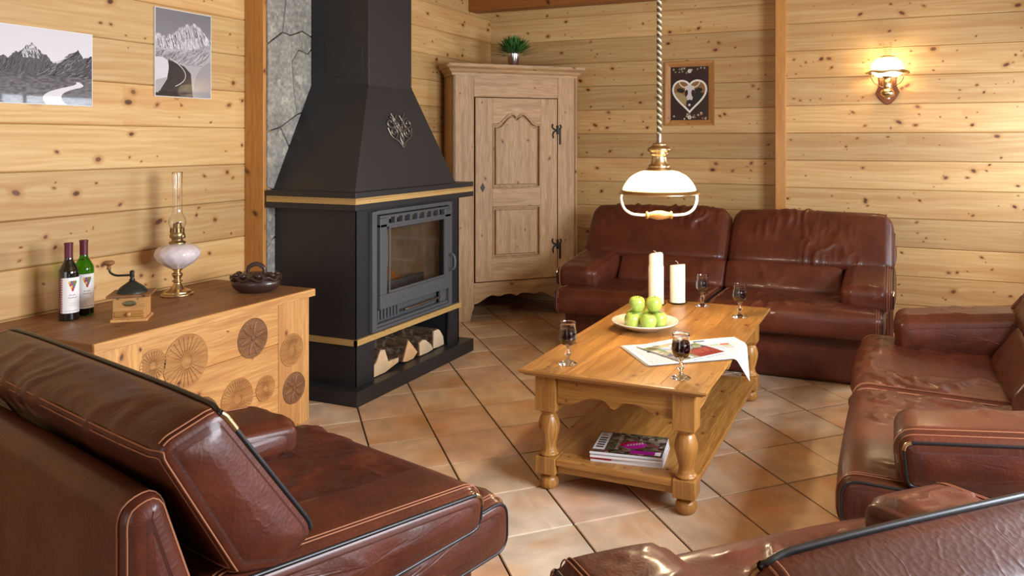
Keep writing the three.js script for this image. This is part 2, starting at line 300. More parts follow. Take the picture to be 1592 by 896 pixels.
  const S = [
    [N(-3.262, 1.87), N(-3.376, 1.945), N(-3.40, 2.12), N(-3.39, 2.58), N(-3.262, 2.58)],
    [N(-3.40, 2.12), N(-3.376, 1.945), N(-3.436, 1.935), N(-3.53, 1.97), N(-3.66, 1.93), N(-3.9, 1.96), N(-3.9, 2.58), N(-3.39, 2.58)],
    [N(-3.262, 1.87), N(-3.262, 1.40), N(-3.36, 1.425), N(-3.485, 1.495), N(-3.461, 1.633), N(-3.446, 1.79), N(-3.436, 1.935), N(-3.376, 1.945)],
    [N(-3.446, 1.79), N(-3.50, 1.86), N(-3.58, 1.845), N(-3.66, 1.93), N(-3.53, 1.97), N(-3.436, 1.935)],
    [N(-3.446, 1.79), N(-3.461, 1.633), N(-3.485, 1.495), N(-3.56, 1.52), N(-3.9, 1.5), N(-3.9, 1.96), N(-3.66, 1.93), N(-3.58, 1.845), N(-3.50, 1.86)],
    [N(-3.262, 1.40), N(-3.262, 1.10), N(-3.31, 1.085), N(-3.42, 1.12), N(-3.44, 1.30), N(-3.36, 1.425)],
    [N(-3.36, 1.425), N(-3.44, 1.30), N(-3.50, 1.28), N(-3.56, 1.52), N(-3.485, 1.495)],
    [N(-3.44, 1.30), N(-3.42, 1.12), N(-3.5, 1.08), N(-3.9, 1.08), N(-3.9, 1.5), N(-3.56, 1.52), N(-3.50, 1.28)],
    [N(-3.262, 1.10), N(-3.262, 0.775), N(-3.30, 0.82), N(-3.36, 0.85), N(-3.42, 1.12), N(-3.31, 1.085)],
    [N(-3.262, 0.775), N(-3.262, 0.4), N(-3.4, 0.42), N(-3.45, 0.7), N(-3.36, 0.85), N(-3.30, 0.82)],
    [N(-3.262, 0.4), N(-3.262, 0.0), N(-3.6, 0.0), N(-3.6, 0.36), N(-3.4, 0.42)],
    [N(-3.42, 1.12), N(-3.36, 0.85), N(-3.45, 0.7), N(-3.4, 0.42), N(-3.6, 0.36), N(-3.9, 0.4), N(-3.9, 1.08), N(-3.5, 1.08)],
    [N(-3.9, 2.58), N(-3.9, 1.96), N(-3.9, 1.5), N(-4.44, 1.5), N(-4.44, 2.58)],
    [N(-3.9, 1.5), N(-3.9, 0.4), N(-3.6, 0.36), N(-3.6, 0), N(-4.44, 0), N(-4.44, 1.5)],
  ];
  const R = rng(77);
  for (const P of S) {
    const cz = P.reduce((s, q) => s + q[0], 0) / P.length, cy = P.reduce((s, q) => s + q[1], 0) / P.length;
    const pts = P.map(([z, y]) => { const d = Math.hypot(z - cz, y - cy), k = (d - 0.004) / d; return [-(cz + (z - cz) * k), cy + (y - cy) * k]; });   // shape x = -z
    const g = prism(pts, 0.03 + R() * 0.005, 0.0035); g.rotateY(Math.PI / 2); const m = part('stone', grain(g, 1, 0.8, 0.8, R(), R()), M.stone, st); m.position.set(-3.122, 0, 0);
  }
}

// ------------------------------------------------------------------ leather seating
// closed outline with rounded corners: pts [z, y, radius]
function roundPoly(pts, step = 0.012) {
  const out = [], n = pts.length;
  for (let i = 0; i < n; i++) {
    const [x, y, r = 0.02] = pts[i], a = pts[(i + n - 1) % n], b = pts[(i + 1) % n];
    const la = Math.hypot(a[0] - x, a[1] - y), lb = Math.hypot(b[0] - x, b[1] - y), ua = [(a[0] - x) / la, (a[1] - y) / la], ub = [(b[0] - x) / lb, (b[1] - y) / lb];
    const ang = Math.acos(clamp(ua[0] * ub[0] + ua[1] * ub[1], -1, 1)), t = Math.min(r / Math.tan(ang / 2), la * 0.48, lb * 0.48), p0 = [x + ua[0] * t, y + ua[1] * t], p1 = [x + ub[0] * t, y + ub[1] * t];
    for (let k = 0; k <= 8; k++) { const s = k / 8, w0 = (1 - s) * (1 - s), w1 = 2 * s * (1 - s), w2 = s * s; out.push([p0[0] * w0 + x * w1 + p1[0] * w2, p0[1] * w0 + y * w1 + p1[1] * w2]); }
  }
  // resample evenly
  const m = out.length, seg = []; let L = 0; for (let i = 0; i < m; i++) { const d = Math.hypot(out[(i + 1) % m][0] - out[i][0], out[(i + 1) % m][1] - out[i][1]); seg.push(d); L += d; }
  const N = Math.max(24, Math.round(L / step)), res = []; let i = 0, acc = 0;
  for (let k = 0; k < N; k++) { const t = (k / N) * L; while (acc + seg[i] < t) { acc += seg[i]; i++; } const f = seg[i] ? (t - acc) / seg[i] : 0, a = out[i], b = out[(i + 1) % m]; res.push([lerp(a[0], b[0], f), lerp(a[1], b[1], f)]); }
  return res;
}
// upholstered pad: the outline swept along x with soft ends; puff swells it, folds wrinkle it, corner rounds its upper ends
const outline = (prof) => {
  const n = prof.length; let area = 0; for (let i = 0; i < n; i++) { const a = prof[i], b = prof[(i + 1) % n]; area += a[0] * b[1] - b[0] * a[1]; }
  const sg = area > 0 ? 1 : -1, nor = prof.map((_, i) => { const a = prof[(i + n - 1) % n], b = prof[(i + 1) % n], l = Math.hypot(b[0] - a[0], b[1] - a[1]) || 1; return [sg * (b[1] - a[1]) / l, -sg * (b[0] - a[0]) / l]; });
  const lo = prof.reduce((m, p) => (p[1] < m[1] ? p : m), prof[0]), hi = Math.max(...prof.map((p) => p[1]));
  return { n, sg, nor, lo, hi };
};
const swell = (x, x0, x1, puff) => { const t = clamp((x - x0) / (x1 - x0)); return puff * Math.pow(Math.max(0, 1 - Math.pow(2 * t - 1, 4)), 0.7); };
const cornered = (z, y, x, x0, x1, R, { lo, hi }) => { if (!R) return [z, y]; const e = clamp(Math.min(x - x0, x1 - x), 0, R), t = (R - e) / R, k = 1 - (1 - Math.sqrt(Math.max(0, 1 - t * t))) * R / (hi - lo[1]); return [lo[0] + (z - lo[0]) * k, lo[1] + (y - lo[1]) * k]; };
function pad(prof, x0, x1, o = {}) {
  const { r = 0.02, puff = 0.012, dome = 0.008, fold = 0.0025, fx = 9, fs = 4, seed = 1, step = 0.016, corner = 0, cover = 0.42 } = o, w = x1 - x0, info = outline(prof), { n, sg, nor } = info;
  const c = [prof.reduce((s, p) => s + p[0], 0) / n, prof.reduce((s, p) => s + p[1], 0) / n];
  const arc = [0]; for (let i = 0; i < n; i++) { const b = prof[(i + 1) % n]; arc.push(arc[i] + Math.hypot(b[0] - prof[i][0], b[1] - prof[i][1])); }
  const rows = [], K = 5, mid = Math.max(4, Math.round((w - 2 * r) / step));
  const CAP = [0.001, 0.16, 0.32, 0.46, 0.6, 0.72, 0.83, 0.92]; for (const s of CAP) rows.push({ x: x0, s, cap: -1 });
  for (let k = 0; k <= K; k++) { const a = (k / K) * Math.PI / 2; rows.push({ x: x0 + r * (1 - Math.cos(a)), ins: r * (1 - Math.sin(a)) }); }
  for (let k = 1; k < mid; k++) rows.push({ x: x0 + r + (w - 2 * r) * k / mid, ins: 0, m: 1 });
  for (let k = K; k >= 0; k--) { const a = (k / K) * Math.PI / 2; rows.push({ x: x1 - r * (1 - Math.cos(a)), ins: r * (1 - Math.sin(a)) }); }
  for (const s of [...CAP].reverse()) rows.push({ x: x1, s, cap: 1 });
  const pos = [], uv = [], idx = [];
  rows.forEach((q) => {
    const bulge = q.m ? swell(q.x, x0, x1, puff) : 0;
    for (let i = 0; i <= n; i++) {
      const j = i % n, p = prof[j], d = nor[j]; let z, y;
      if (q.cap) { const bz = p[0] - d[0] * r, by = p[1] - d[1] * r; z = c[0] + (bz - c[0]) * q.s; y = c[1] + (by - c[1]) * q.s; const cc = cornered(z, y, x0, x0, x1, corner, info); z = cc[0]; y = cc[1]; { let e = 9; for (let m = 0; m < n; m++) { const A = prof[m], B = prof[(m + 1) % n], bx = B[0] - A[0], by2 = B[1] - A[1], tt = clamp(((z - A[0]) * bx + (y - A[1]) * by2) / (bx * bx + by2 * by2 + 1e-12)); e = Math.min(e, Math.hypot(z - A[0] - bx * tt, y - A[1] - by2 * tt)); } e = Math.max(0, e - r); q.bump = dome * 1.4 * (1 - Math.exp(-e / 0.03)); } q.dx = fold ? 0.7 * fold * (fbm(z * 13 + seed, y * 13 + z * 6, seed + 70, 3) - 0.45) * q.cap * (1 - q.s * q.s) : 0; }
      else {
        let off = -q.ins + bulge;
        if (q.m && fold) {
          const mask = sm(cover, cover + 0.2, fbm(q.x * 3.1 + seed * 7.1, arc[j] * 3.1 + seed, seed + 40, 2)), wx = fbm(q.x * 5 + 3, arc[j] * 5, seed + 60, 2) * 1.6;
          const f1 = fbm(q.x * fx + seed * 13 + wx, arc[j] * fs + wx, seed, 2), f2 = fbm(q.x * fx * 2.3 + seed * 3 - wx, arc[j] * fs * 2.3 + wx * 2, seed + 5, 2);
          const rid = Math.pow(1 - Math.min(1, Math.abs(2 * f1 - 1) * 2.4), 2) + 0.45 * Math.pow(1 - Math.min(1, Math.abs(2 * f2 - 1) * 2.4), 2);
          off += fold * (rid * mask - 0.2) * sm(0, 0.05, Math.min(q.x - x0, x1 - q.x));
        }
        z = p[0] + d[0] * off; y = p[1] + d[1] * off; [z, y] = cornered(z, y, q.x, x0, x1, corner, info);
      }
      pos.push(q.x + (q.cap ? q.dx * 3 + q.bump * q.cap : 0), y, z); q.cap ? uv.push(z * 2, y * 2) : uv.push(q.x * 2, arc[i] * 2);
    }
  });
  for (let a = 0; a < rows.length - 1; a++) for (let i = 0; i < n; i++) { const p = a * (n + 1) + i, q = p + n + 1; sg > 0 ? idx.push(p, p + 1, q, p + 1, q + 1, q) : idx.push(p, q, p + 1, p + 1, q, q + 1); }
  const g = new THREE.BufferGeometry(); g.setAttribute('position', new THREE.Float32BufferAttribute(pos, 3)); g.setAttribute('uv', new THREE.Float32BufferAttribute(uv, 2)); g.setIndex(idx); g.computeVertexNormals();
  // close the seam of normals along the outline
  const N = g.attributes.normal; for (let a = 0; a < rows.length; a++) { const p = a * (n + 1), q = p + n; const v = new THREE.Vector3(N.getX(p) + N.getX(q), N.getY(p) + N.getY(q), N.getZ(p) + N.getZ(q)).normalize(); N.setXYZ(p, v.x, v.y, v.z); N.setXYZ(q, v.x, v.y, v.z); }
  return g;
}
// paths lying on such a pad: point j of the outline at x, lifted by extra
const onPad = (prof, j, x, x0, x1, o, extra) => {
  const inf = o.inf ?? (o.inf = outline(prof)), n = inf.n, p = prof[mod(j, n)], d = inf.nor[mod(j, n)], r = o.r ?? 0.02, e = Math.min(x - x0, x1 - x);
  const ins = e < r ? r * (1 - Math.sqrt(Math.max(0, 1 - Math.pow((r - e) / r, 2)))) : 0, off = swell(x, x0, x1, o.puff ?? 0.012) * (e < r ? 0 : 1) - ins + extra;
  const [z, y] = cornered(p[0] + d[0] * off, p[1] + d[1] * off, x, x0, x1, o.corner ?? 0, inf); return [x, y, z];
};
const nearest = (prof, z, y) => prof.reduce((b, p, i) => { const d = Math.hypot(p[0] - z, p[1] - y); return d < b[0] ? [d, i] : b; }, [9, 0])[1];
const loop = (prof, x, x0, x1, o, extra, rad) => { const pts = []; for (let j = 0; j < prof.length; j += 2) pts.push(onPad(prof, j, x, x0, x1, o, extra)); return tube(pts, rad, prof.length, 6, true); };
// round the face between outline points jA and jB: along x at jA, down the end, back along x at jB, up the other end
const rim = (prof, jA, jB, xa, xb, x0, x1, o, extra, rad) => {
  const n = prof.length, dn = mod(jB - jA, n), up = mod(jA - jB, n), st = dn <= up ? 1 : -1, len = Math.min(dn, up), pts = [], K = 30;
  for (let k = 0; k < K; k++) pts.push(onPad(prof, jA, lerp(xa, xb, k / K), x0, x1, o, extra)); for (let k = 0; k < len; k++) pts.push(onPad(prof, jA + st * k, xb, x0, x1, o, extra));
  for (let k = 0; k < K; k++) pts.push(onPad(prof, jB, lerp(xb, xa, k / K), x0, x1, o, extra)); for (let k = 0; k < len; k++) pts.push(onPad(prof, jB - st * k, xa, x0, x1, o, extra));
  return tube(pts, rad, 240, 6, true);
};
// local frame: x across, y up, z forward with the front of the seat at z = 0
function seating({ name, label, category, pos, turn, group, W, seats, armW = 0.25, armLift = 0, seed = 1, inset = 0.05, baseH = 0.03, soft = false }) {
  const t = thing(name, label, category, pos, turn, group), h = W / 2, L = M.leather, s0 = seed * 10;
  const seatP = roundPoly([[0, 0.42, 0.06], [0.0, 0.275, 0.05], [-0.9, 0.275, 0.02], [-0.9, 0.40, 0.02]]);
  const armP = roundPoly([[-0.15, 0.5 + armLift, 0.045], [-0.165, 0.408, 0.035], [-0.82, 0.405, 0.03], [-0.86, 0.575 + armLift, 0.05]]);
  const lumP = roundPoly([[-0.5, 0.40, 0.04], [-0.62, 0.575, 0.05], [-0.86, 0.58, 0.03], [-0.86, 0.39, 0.03]]);
  const headP = roundPoly(soft ? [[-0.84, 0.885, 0.06], [-0.61, 0.57, 0.06], [-0.72, 0.54, 0.03], [-0.80, 0.575, 0.02], [-0.955, 0.85, 0.05]] : [[-0.83, 0.883, 0.03], [-0.625, 0.585, 0.05], [-0.72, 0.55, 0.03], [-0.80, 0.575, 0.02], [-0.945, 0.845, 0.03]]);
  const rearP = roundPoly([[-0.985, 0.755, 0.035], [-0.925, 0.77, 0.035], [-0.86, 0.56, 0.06], [-0.885, baseH, 0.02], [-0.985, baseH, 0.02]]);
  const baseP = roundPoly([[-0.1, 0.285, 0.015], [-0.1, baseH - 0.02, 0.015], [-0.88, baseH - 0.02, 0.015], [-0.88, 0.285, 0.015]]);
  part('base', pad(baseP, -h + inset + 0.04, h - inset - 0.04, { r: 0.015, puff: 0.002, dome: 0.001, fold: 0.001, seed: s0 }), L, t);
  const sw = (W - 2 * inset) / seats;
  for (let k = 0; k < seats; k++) {
    const a = -h + inset + k * sw + 0.002, b = a + sw - 0.004, so = { r: 0.026, puff: 0.016, fold: 0.011, fx: 7, fs: 9, seed: s0 + 1 + k, step: 0.011, cover: 0.4 }, m = part('seat_cushion', pad(seatP, a, b, so), L, t);
    for (const x of [a + 0.006, b - 0.006]) part('piping', loop(seatP, x, a, b, so, 0.001, 0.0042), M.piping, m);
    for (const x of [a + 0.027, b - 0.027, a + 0.037, b - 0.037]) part('seam', loop(seatP, x, a, b, so, 0.0004, 0.0014), M.stitch, m);
    const lw = (W - 2 * armW - 0.02) / seats, la = -h + armW + 0.01 + k * lw;
    part('lumbar_cushion', pad(lumP, la + 0.002, la + lw - 0.002, { r: 0.025, puff: 0.012, fold: 0.007, fx: 8, fs: 4, seed: s0 + 4 + k }), L, t);
    const hw = W / seats, ha = -h + k * hw, x0 = ha + 0.004, x1 = ha + hw - 0.004;
    const ho = soft ? { r: 0.035, puff: 0.02, dome: 0.01, fold: 0.013, fx: 12, fs: 2.6, seed: s0 + 7 + k, corner: 0.07, cover: 0.44, step: 0.011 } : { r: 0.016, puff: 0.008, dome: 0.012, fold: 0.005, fx: 9, fs: 7, seed: s0 + 7 + k, cover: 0.5 };
    const hd = part('back_cushion', pad(headP, x0, x1, ho), L, t), jF = nearest(headP, -0.83, 0.883), jG = nearest(headP, -0.625, 0.585), jR = nearest(headP, -0.945, 0.845), jS = nearest(headP, -0.80, 0.575);
    if (soft) { part('piping', rim(headP, jR, jS, x0 + 0.012, x1 - 0.012, x0, x1, ho, 0.001, 0.0045), M.piping, hd); continue; }
    part('piping', rim(headP, jF, jG, x0 + 0.005, x1 - 0.005, x0, x1, ho, 0.0015, 0.0052), M.piping, hd);
    part('seam', rim(headP, jR, jS, x0 + 0.004, x1 - 0.004, x0, x1, ho, 0.0008, 0.0018), M.stitch, hd);
    part('seam', rim(headP, jR - 1, jS + 1, x0 + 0.012, x1 - 0.012, x0, x1, ho, 0.0004, 0.0015), M.stitch, hd);
    for (const x of [x0 + 0.008, x1 - 0.008]) for (const d of [0, 0.009]) { const xx = x + (x < 0 ? d : -d), pts = []; const len = mod(jR - jF, headP.length), st = len < headP.length / 2 ? 1 : -1, K = Math.min(len, headP.length - len); for (let q = 1; q < K; q++) pts.push(onPad(headP, jF + st * q, xx, x0, x1, ho, 0.0006)); part('seam', tube(pts, 0.0015, 24, 6), M.stitch, hd); }
    for (const x of [x0 + 0.005, x1 - 0.005]) { const pts = []; const st = mod(jG - jF, headP.length) < headP.length / 2 ? 1 : -1; for (let q = 0; q <= 4; q++) pts.push(onPad(headP, jF + st * q, x, x0, x1, ho, 0.0018)); part('clip', tube(pts, 0.0062, 14, 8), M.brass, hd, 'small brass clip on the piping'); }
  }
  for (const s of [-1, 1]) {
    const a = s < 0 ? -h : h - armW, b = a + armW, ao = { r: soft ? 0.035 : 0.022, puff: 0.014, fold: 0.007, fx: 8, fs: 8, seed: s0 + 12 + s }, m = part('armrest', pad(armP, a, b, ao), L, t), out = s < 0 ? a + 0.006 : b - 0.006;
    part('piping', loop(armP, out, a, b, ao, 0.001, 0.0046), M.piping, m);
    for (const d of [0.022, 0.032]) part('seam', loop(armP, out - s * d, a, b, ao, 0.0006, 0.0016), M.stitch, m);
    const jc = nearest(armP, -0.155, 0.495 + armLift), pts = []; for (let q = -2; q <= 2; q++) pts.push(onPad(armP, jc + q, out, a, b, ao, 0.0014)); part('clip', tube(pts, 0.0055, 12, 8), M.brass, m, 'small brass clip on the piping');
  }
  const ro = { r: 0.03, puff: 0.004, dome: 0.006, fold: 0.002, seed: s0 + 20 }, rear = part('back_panel', pad(rearP, -h + 0.012, h - 0.012, ro), L, t);
  for (const s of [-1, 1]) for (const d of [0.012, 0.03]) part('seam', loop(rearP, s * (h - 0.012 - d), -h + 0.012, h - 0.012, ro, 0.0006, 0.0016), M.stitch, rear);
  return t;
}
seating({ name: 'armchair', label: 'brown leather armchair seen from behind, beside the carved wooden chest', category: 'armchair', pos: [-1.366, 0, -1.961], turn: 166 * D2R, W: 1.0, seats: 1, seed: 1, group: 'matching brown leather armchairs' });
seating({ name: 'armchair', label: 'brown leather armchair cut off by the lower right corner of the photo', category: 'armchair', pos: [-0.362, 0, -1.84], turn: -136 * D2R, W: 1.0, seats: 1, seed: 2, armLift: 0.04, group: 'matching brown leather armchairs' });
seating({ name: 'sofa', label: 'dark brown leather two seat sofa along the back wall under the framed picture', category: 'sofa', pos: [-1.02, 0, -4.52], turn: 0, W: 2.02, seats: 2, seed: 3, soft: true, armW: 0.28, armLift: 0.03, group: 'matching brown leather sofas' });
seating({ name: 'sofa', label: 'brown leather two seat sofa at the right edge, side on to the coffee table', category: 'sofa', pos: [-0.15, 0, -3.195], turn: -90 * D2R, W: 1.77, seats: 2, seed: 4, soft: true, armW: 0.27, armLift: 0.05, inset: 0.0, group: 'matching brown leather sofas' });

// ------------------------------------------------------------------ fireplace
{
  const f = thing('fireplace', 'black steel fireplace with tapered hood, glass door and a log niche', 'fireplace', [0, 0, 0]);
  const FX = -2.56, SX = -3.088, N0 = -3.315, N1 = -4.36;
  part('plinth', box(SX, -2.504, 0, 0.078, -4.45, -3.257, 0.002), M.iron, f);
  const body = part('body', merge(
    box(SX, FX, 0.078, 1.0, N0 - 0.012, N0), box(SX, FX, 0.078, 1.0, N1, N1 + 0.012),                 // side sheets
    box(FX - 0.012, FX, 0.078, 1.0, -3.475, N0 - 0.001), box(FX - 0.012, FX, 0.078, 1.0, N1 + 0.001, -4.238),   // pilasters
    box(FX - 0.012, FX, 0.96, 1.0, -4.238, -3.475), box(FX - 0.012, FX, 0.29, 0.335, -4.238, -3.475),
    box(SX, FX - 0.013, 0.29, 0.33, N1 + 0.012, N0 - 0.012),                                          // shelf between niche and fire
    box(SX, SX + 0.012, 0.078, 1.0, N1 + 0.012, N0 - 0.012),
    box(-2.98, FX - 0.012, 0.078, 0.29, -3.487, -3.475), box(-2.98, FX - 0.012, 0.078, 0.29, -4.262, -4.25), box(-2.992, -2.98, 0.078, 0.29, -4.26, -3.475)), M.iron, f);
  // mantel shelf: three layers, the middle one a pale strip
  part('mantel', merge(box(SX, -2.504, 1.058, 1.087, -4.448, -3.247, 0.002), box(SX, -2.504, 0.995, 1.026, -4.448, -3.247, 0.002)), M.iron, f);
  part('mantel_strip', grain(box(SX, -2.506, 1.0262, 1.0578, -4.446, -3.249), 2, 1, 0.5, 0.3, 0.1), M.goldStrip, f, 'pale wooden strip between black mantel layers');
  part('lower_strip', grain(merge(box(FX, -2.546, 0.294, 0.324, N1 - 0.006, N0 + 0.012), box(SX, -2.546, 0.294, 0.324, N0, N0 + 0.012)), 2, 1, 0.5, 0.6, 0.4), M.goldStrip, f, 'pale wooden strip above the log niche');
  // hood and flue
  const B = [[SX, N0 + 0.012], [-2.552, N0 + 0.012], [-2.552, -4.305], [SX, -4.305]], Tp = [[SX, -3.6], [-2.689, -3.6], [-2.689, -4.02], [SX, -4.02]], pos = [];
  const q = (a, b, c, d) => { for (const p of [a, b, c, a, c, d]) pos.push(...p); };
  for (let i = 0; i < 4; i++) { const j = (i + 1) % 4; q([B[i][0], 1.087, B[i][1]], [B[j][0], 1.087, B[j][1]], [Tp[j][0], 1.667, Tp[j][1]], [Tp[i][0], 1.667, Tp[i][1]]); }
  const hg = new THREE.BufferGeometry(); hg.setAttribute('position', new THREE.Float32BufferAttribute(pos, 3)); hg.setAttribute('uv', new THREE.Float32BufferAttribute(new Float32Array(pos.length / 3 * 2).map((_, i) => { const k = i >> 1; return i & 1 ? pos[k * 3 + 1] : pos[k * 3] + pos[k * 3 + 2]; }), 2)); hg.computeVertexNormals();
  part('hood', hg, M.iron, f);
  part('flue', merge(box(SX, -2.689, 1.66, CEIL - 0.002, -4.02, -3.6, 0.002), box(SX, -2.687, 1.655, 1.669, -4.022, -3.598)), M.iron, f);
  part('access_panel', box(-2.982, -2.724, 1.711, 1.92, -3.6, -3.596, 0.001), M.iron, f);
  // wrought ornament on the hood: scrolls lying on its sloping front
  const em = [], sl = Math.atan2(0.137, 0.58), scroll = (pts, r = 0.006) => em.push(tube(pts.map(([a, b]) => [0, b, a]), r, 30, 6));
  const spiral = (cx, cy, r0, dir, a0, turns = 1.3) => Array.from({ length: 16 }, (_, k) => { const a = a0 + dir * turns * 2 * Math.PI * k / 15, r = r0 * (1 - 0.75 * k / 15); return [cx + r * Math.cos(a), cy + r * Math.sin(a)]; });
  for (const s of [-1, 1]) {
    scroll(spiral(s * 0.066, 0.03, 0.034, s, Math.PI / 2)); scroll(spiral(s * 0.05, -0.02, 0.03, -s, -Math.PI / 2)); scroll(spiral(s * 0.025, 0.01, 0.028, s, 0.4)); scroll([[s * 0.09, 0.005], [s * 0.07, -0.045], [s * 0.03, -0.07], [0, -0.105]]);
    scroll([[s * 0.05, 0.085], [s * 0.03, 0.05], [s * 0.02, 0.01], [0, -0.02]]); scroll([[s * 0.012, 0.075], [s * 0.03, 0.03], [0, 0.0], [s * 0.01, -0.05], [0, -0.09]]);
  }
  const emb = part('ornament', merge(em), std({ color: lin(0.16, 0.15, 0.13), roughness: 0.4, metalness: 0.8 }), f, 'grey wrought scrollwork ornament'); emb.position.set(-2.552 - 0.137 * (1.42 - 1.087) / 0.58 + 0.004, 1.42, -3.81); emb.rotation.z = sl; emb.scale.set(1, 1.05, 1.3);
  // firebox behind the door
  const liner = std({ color: lin(0.55, 0.47, 0.36), roughness: 0.95, map: T.tile });
  part('firebox', merge(box(-2.95, -2.6, 0.47, 0.49, -4.2, -3.5), box(-2.95, -2.6, 0.92, 0.94, -4.2, -3.5), box(-2.95, -2.6, 0.49, 0.92, -3.52, -3.5), box(-2.95, -2.6, 0.49, 0.92, -4.2, -4.18), box(-2.97, -2.95, 0.47, 0.94, -4.2, -3.5)), liner, f, 'pale fireclay lining behind the glass');
  part('baffle', box(-2.94, -2.7, 0.84, 0.855, -4.18, -3.52), M.iron, f);
  part('grate', merge(...[0, 1, 2, 3, 4, 5, 6].map((k) => box(-2.9, -2.68, 0.49, 0.505, -3.62 - k * 0.075, -3.6 - k * 0.075)), box(-2.7, -2.685, 0.49, 0.54, -4.15, -3.55)), M.cast, f);
  // cast iron insert: surround, door with glass, air vents, lever
  part('surround', merge(box(FX, -2.535, 0.335, 0.975, -3.47, -3.43, 0.003), box(FX, -2.535, 0.335, 0.975, -4.238, -4.2, 0.003), box(FX, -2.535, 0.955, 0.978, -4.2, -3.47, 0.003), box(FX, -2.535, 0.335, 0.352, -4.2, -3.47, 0.003), box(FX - 0.02, FX - 0.01, 0.352, 0.955, -4.2, -4.19), box(-2.6, -2.585, 0.35, 0.47, -4.2, -3.47)), M.cast, f);
  const door = part('door', merge(
    box(-2.545, -2.518, 0.45, 0.525, -4.195, -3.475, 0.004), box(-2.545, -2.518, 0.885, 0.905, -4.195, -3.475, 0.004), box(-2.545, -2.518, 0.936, 0.95, -4.195, -3.475, 0.004),
    box(-2.545, -2.518, 0.525, 0.936, -3.535, -3.475, 0.004), box(-2.545, -2.518, 0.525, 0.936, -4.195, -4.125, 0.004),
    ...[0, 1, 2, 3, 4, 5, 6, 7, 8].map((k) => box(-2.545, -2.52, 0.904, 0.937, -3.535 - k * 0.0735 - 0.018, -3.535 - k * 0.0735 + 0.002)),
    box(-2.518, -2.512, 0.53, 0.89, -3.555, -3.543), box(-2.518, -2.512, 0.53, 0.89, -4.122, -4.11), box(-2.518, -2.512, 0.878, 0.89, -4.11, -3.555), box(-2.518, -2.512, 0.53, 0.542, -4.11, -3.555),
    ...[-3.65, -3.69, -3.84, -3.98, -4.02].map((z) => box(-2.519, -2.515, 0.482, 0.49, z - 0.012, z + 0.012))), M.cast, f);
  part('glass', box(-2.534, -2.529, 0.522, 0.888, -4.126, -3.534), phy({ color: lin(0.85, 0.82, 0.78), roughness: 0.06, transmission: 1, thickness: 0, ior: 1.5 }), door);
  part('handle', tube([[-2.52, 0.56, -4.17], [-2.488, 0.57, -4.175], [-2.48, 0.6, -4.178], [-2.488, 0.65, -4.175], [-2.52, 0.66, -4.17]], 0.008, 24, 8), M.cast, door);
  part('vent', merge(box(-2.56, -2.54, 0.355, 0.37, -4.19, -3.475), ...[0, 1, 2, 3, 4, 5, 6].map((k) => box(-2.575, -2.555, 0.385, 0.44, -3.5 - k * 0.03 - 0.016, -3.5 - k * 0.03)), box(-2.565, -2.55, 0.37, 0.445, -4.19, -4.12, 0.003)), M.cast, f);
  f.position.set(-2.8, 0, -3.85);
  part('lever', tube([[-2.535, 0.405, -3.72], [-2.53, 0.405, -3.75], [-2.53, 0.41, -4.08], [-2.54, 0.41, -4.1]], 0.007, 20, 8), std({ color: lin(0.4, 0.4, 0.42), metalness: 1, roughness: 0.3 }), f, 'steel air lever');
  for (const c of f.children) c.position.sub(f.position);   // geometry above is in room coordinates; the group stands at the base
}
// firewood: split billets, cross sections as (z, y)
{
  const ends = [
    ['pale split log with a pointed shoulder, first on the left in the niche', [[-3.442, 0.129], [-3.512, 0.158], [-3.553, 0.221], [-3.594, 0.214], [-3.627, 0.138], [-3.73, 0.134], [-3.727, 0.108], [-3.594, 0.082], [-3.487, 0.082], [-3.457, 0.101]], [0.62, 0.47, 0.27], -2.575],
    ['orange triangular split log, second in the niche', [[-3.775, 0.092], [-3.834, 0.209], [-3.932, 0.113], [-3.884, 0.083], [-3.811, 0.082]], [0.66, 0.38, 0.16], -2.585],
    ['pale rounded split log, third in the niche', [[-3.941, 0.085], [-3.936, 0.165], [-3.975, 0.178], [-4.009, 0.168], [-4.07, 0.125], [-4.093, 0.09], [-4.029, 0.083]], [0.6, 0.48, 0.3], -2.58],
    ['pale upright split log, last on the right in the niche', [[-4.103, 0.088], [-4.109, 0.199], [-4.16, 0.2], [-4.182, 0.189], [-4.222, 0.141], [-4.232, 0.085], [-4.161, 0.083]], [0.66, 0.54, 0.36], -2.59],
  ];
  const bark = std({ map: T.bark, roughness: 0.95, bumpMap: T.bark, bumpScale: 0.006 });
  for (const [label, P, col, xf] of ends) {
    const cz = P.reduce((s, p) => s + p[0], 0) / P.length, t = thing('firewood_log', label, 'log', [xf, 0.0785, cz], 0, 'firewood logs in the niche');
    const lo = Math.min(...P.map((p) => p[1])), pts = P.map(([z, y]) => [-(z - cz), y - lo]);
    const g = prism(pts, 0.36, 0.004); g.rotateY(Math.PI / 2); g.translate(-0.364, 0, 0); part('bark', grain(g, 0, 0.25, 0.25), bark, t);
    const e = prism(pts.map(([a, b]) => [a * 0.94, (b - 0.05) * 0.94 + 0.05]), 0.008, 0.002); e.rotateY(Math.PI / 2); e.translate(-0.006, 0, 0); part('cut_end', grain(e, 1, 0.5, 0.3), std({ map: T.tile, color: lin(...col.map((v) => 0.1 + v * 1.1)), roughness: 0.85 }), t, 'freshly split pale end');
  }
  const lg = single('charred_log', grain(prism([[-0.13, 0], [-0.02, 0.11], [0.02, 0.085], [0.13, 0]], 0.1, 0.006), 0, 0.4, 0.3), std({ map: T.chest, color: lin(0.5, 0.42, 0.32), roughness: 0.95 }), 'pale split log lying behind the fireplace glass', 'log', [-2.86, 0.506, -3.9], Math.PI / 2);
}

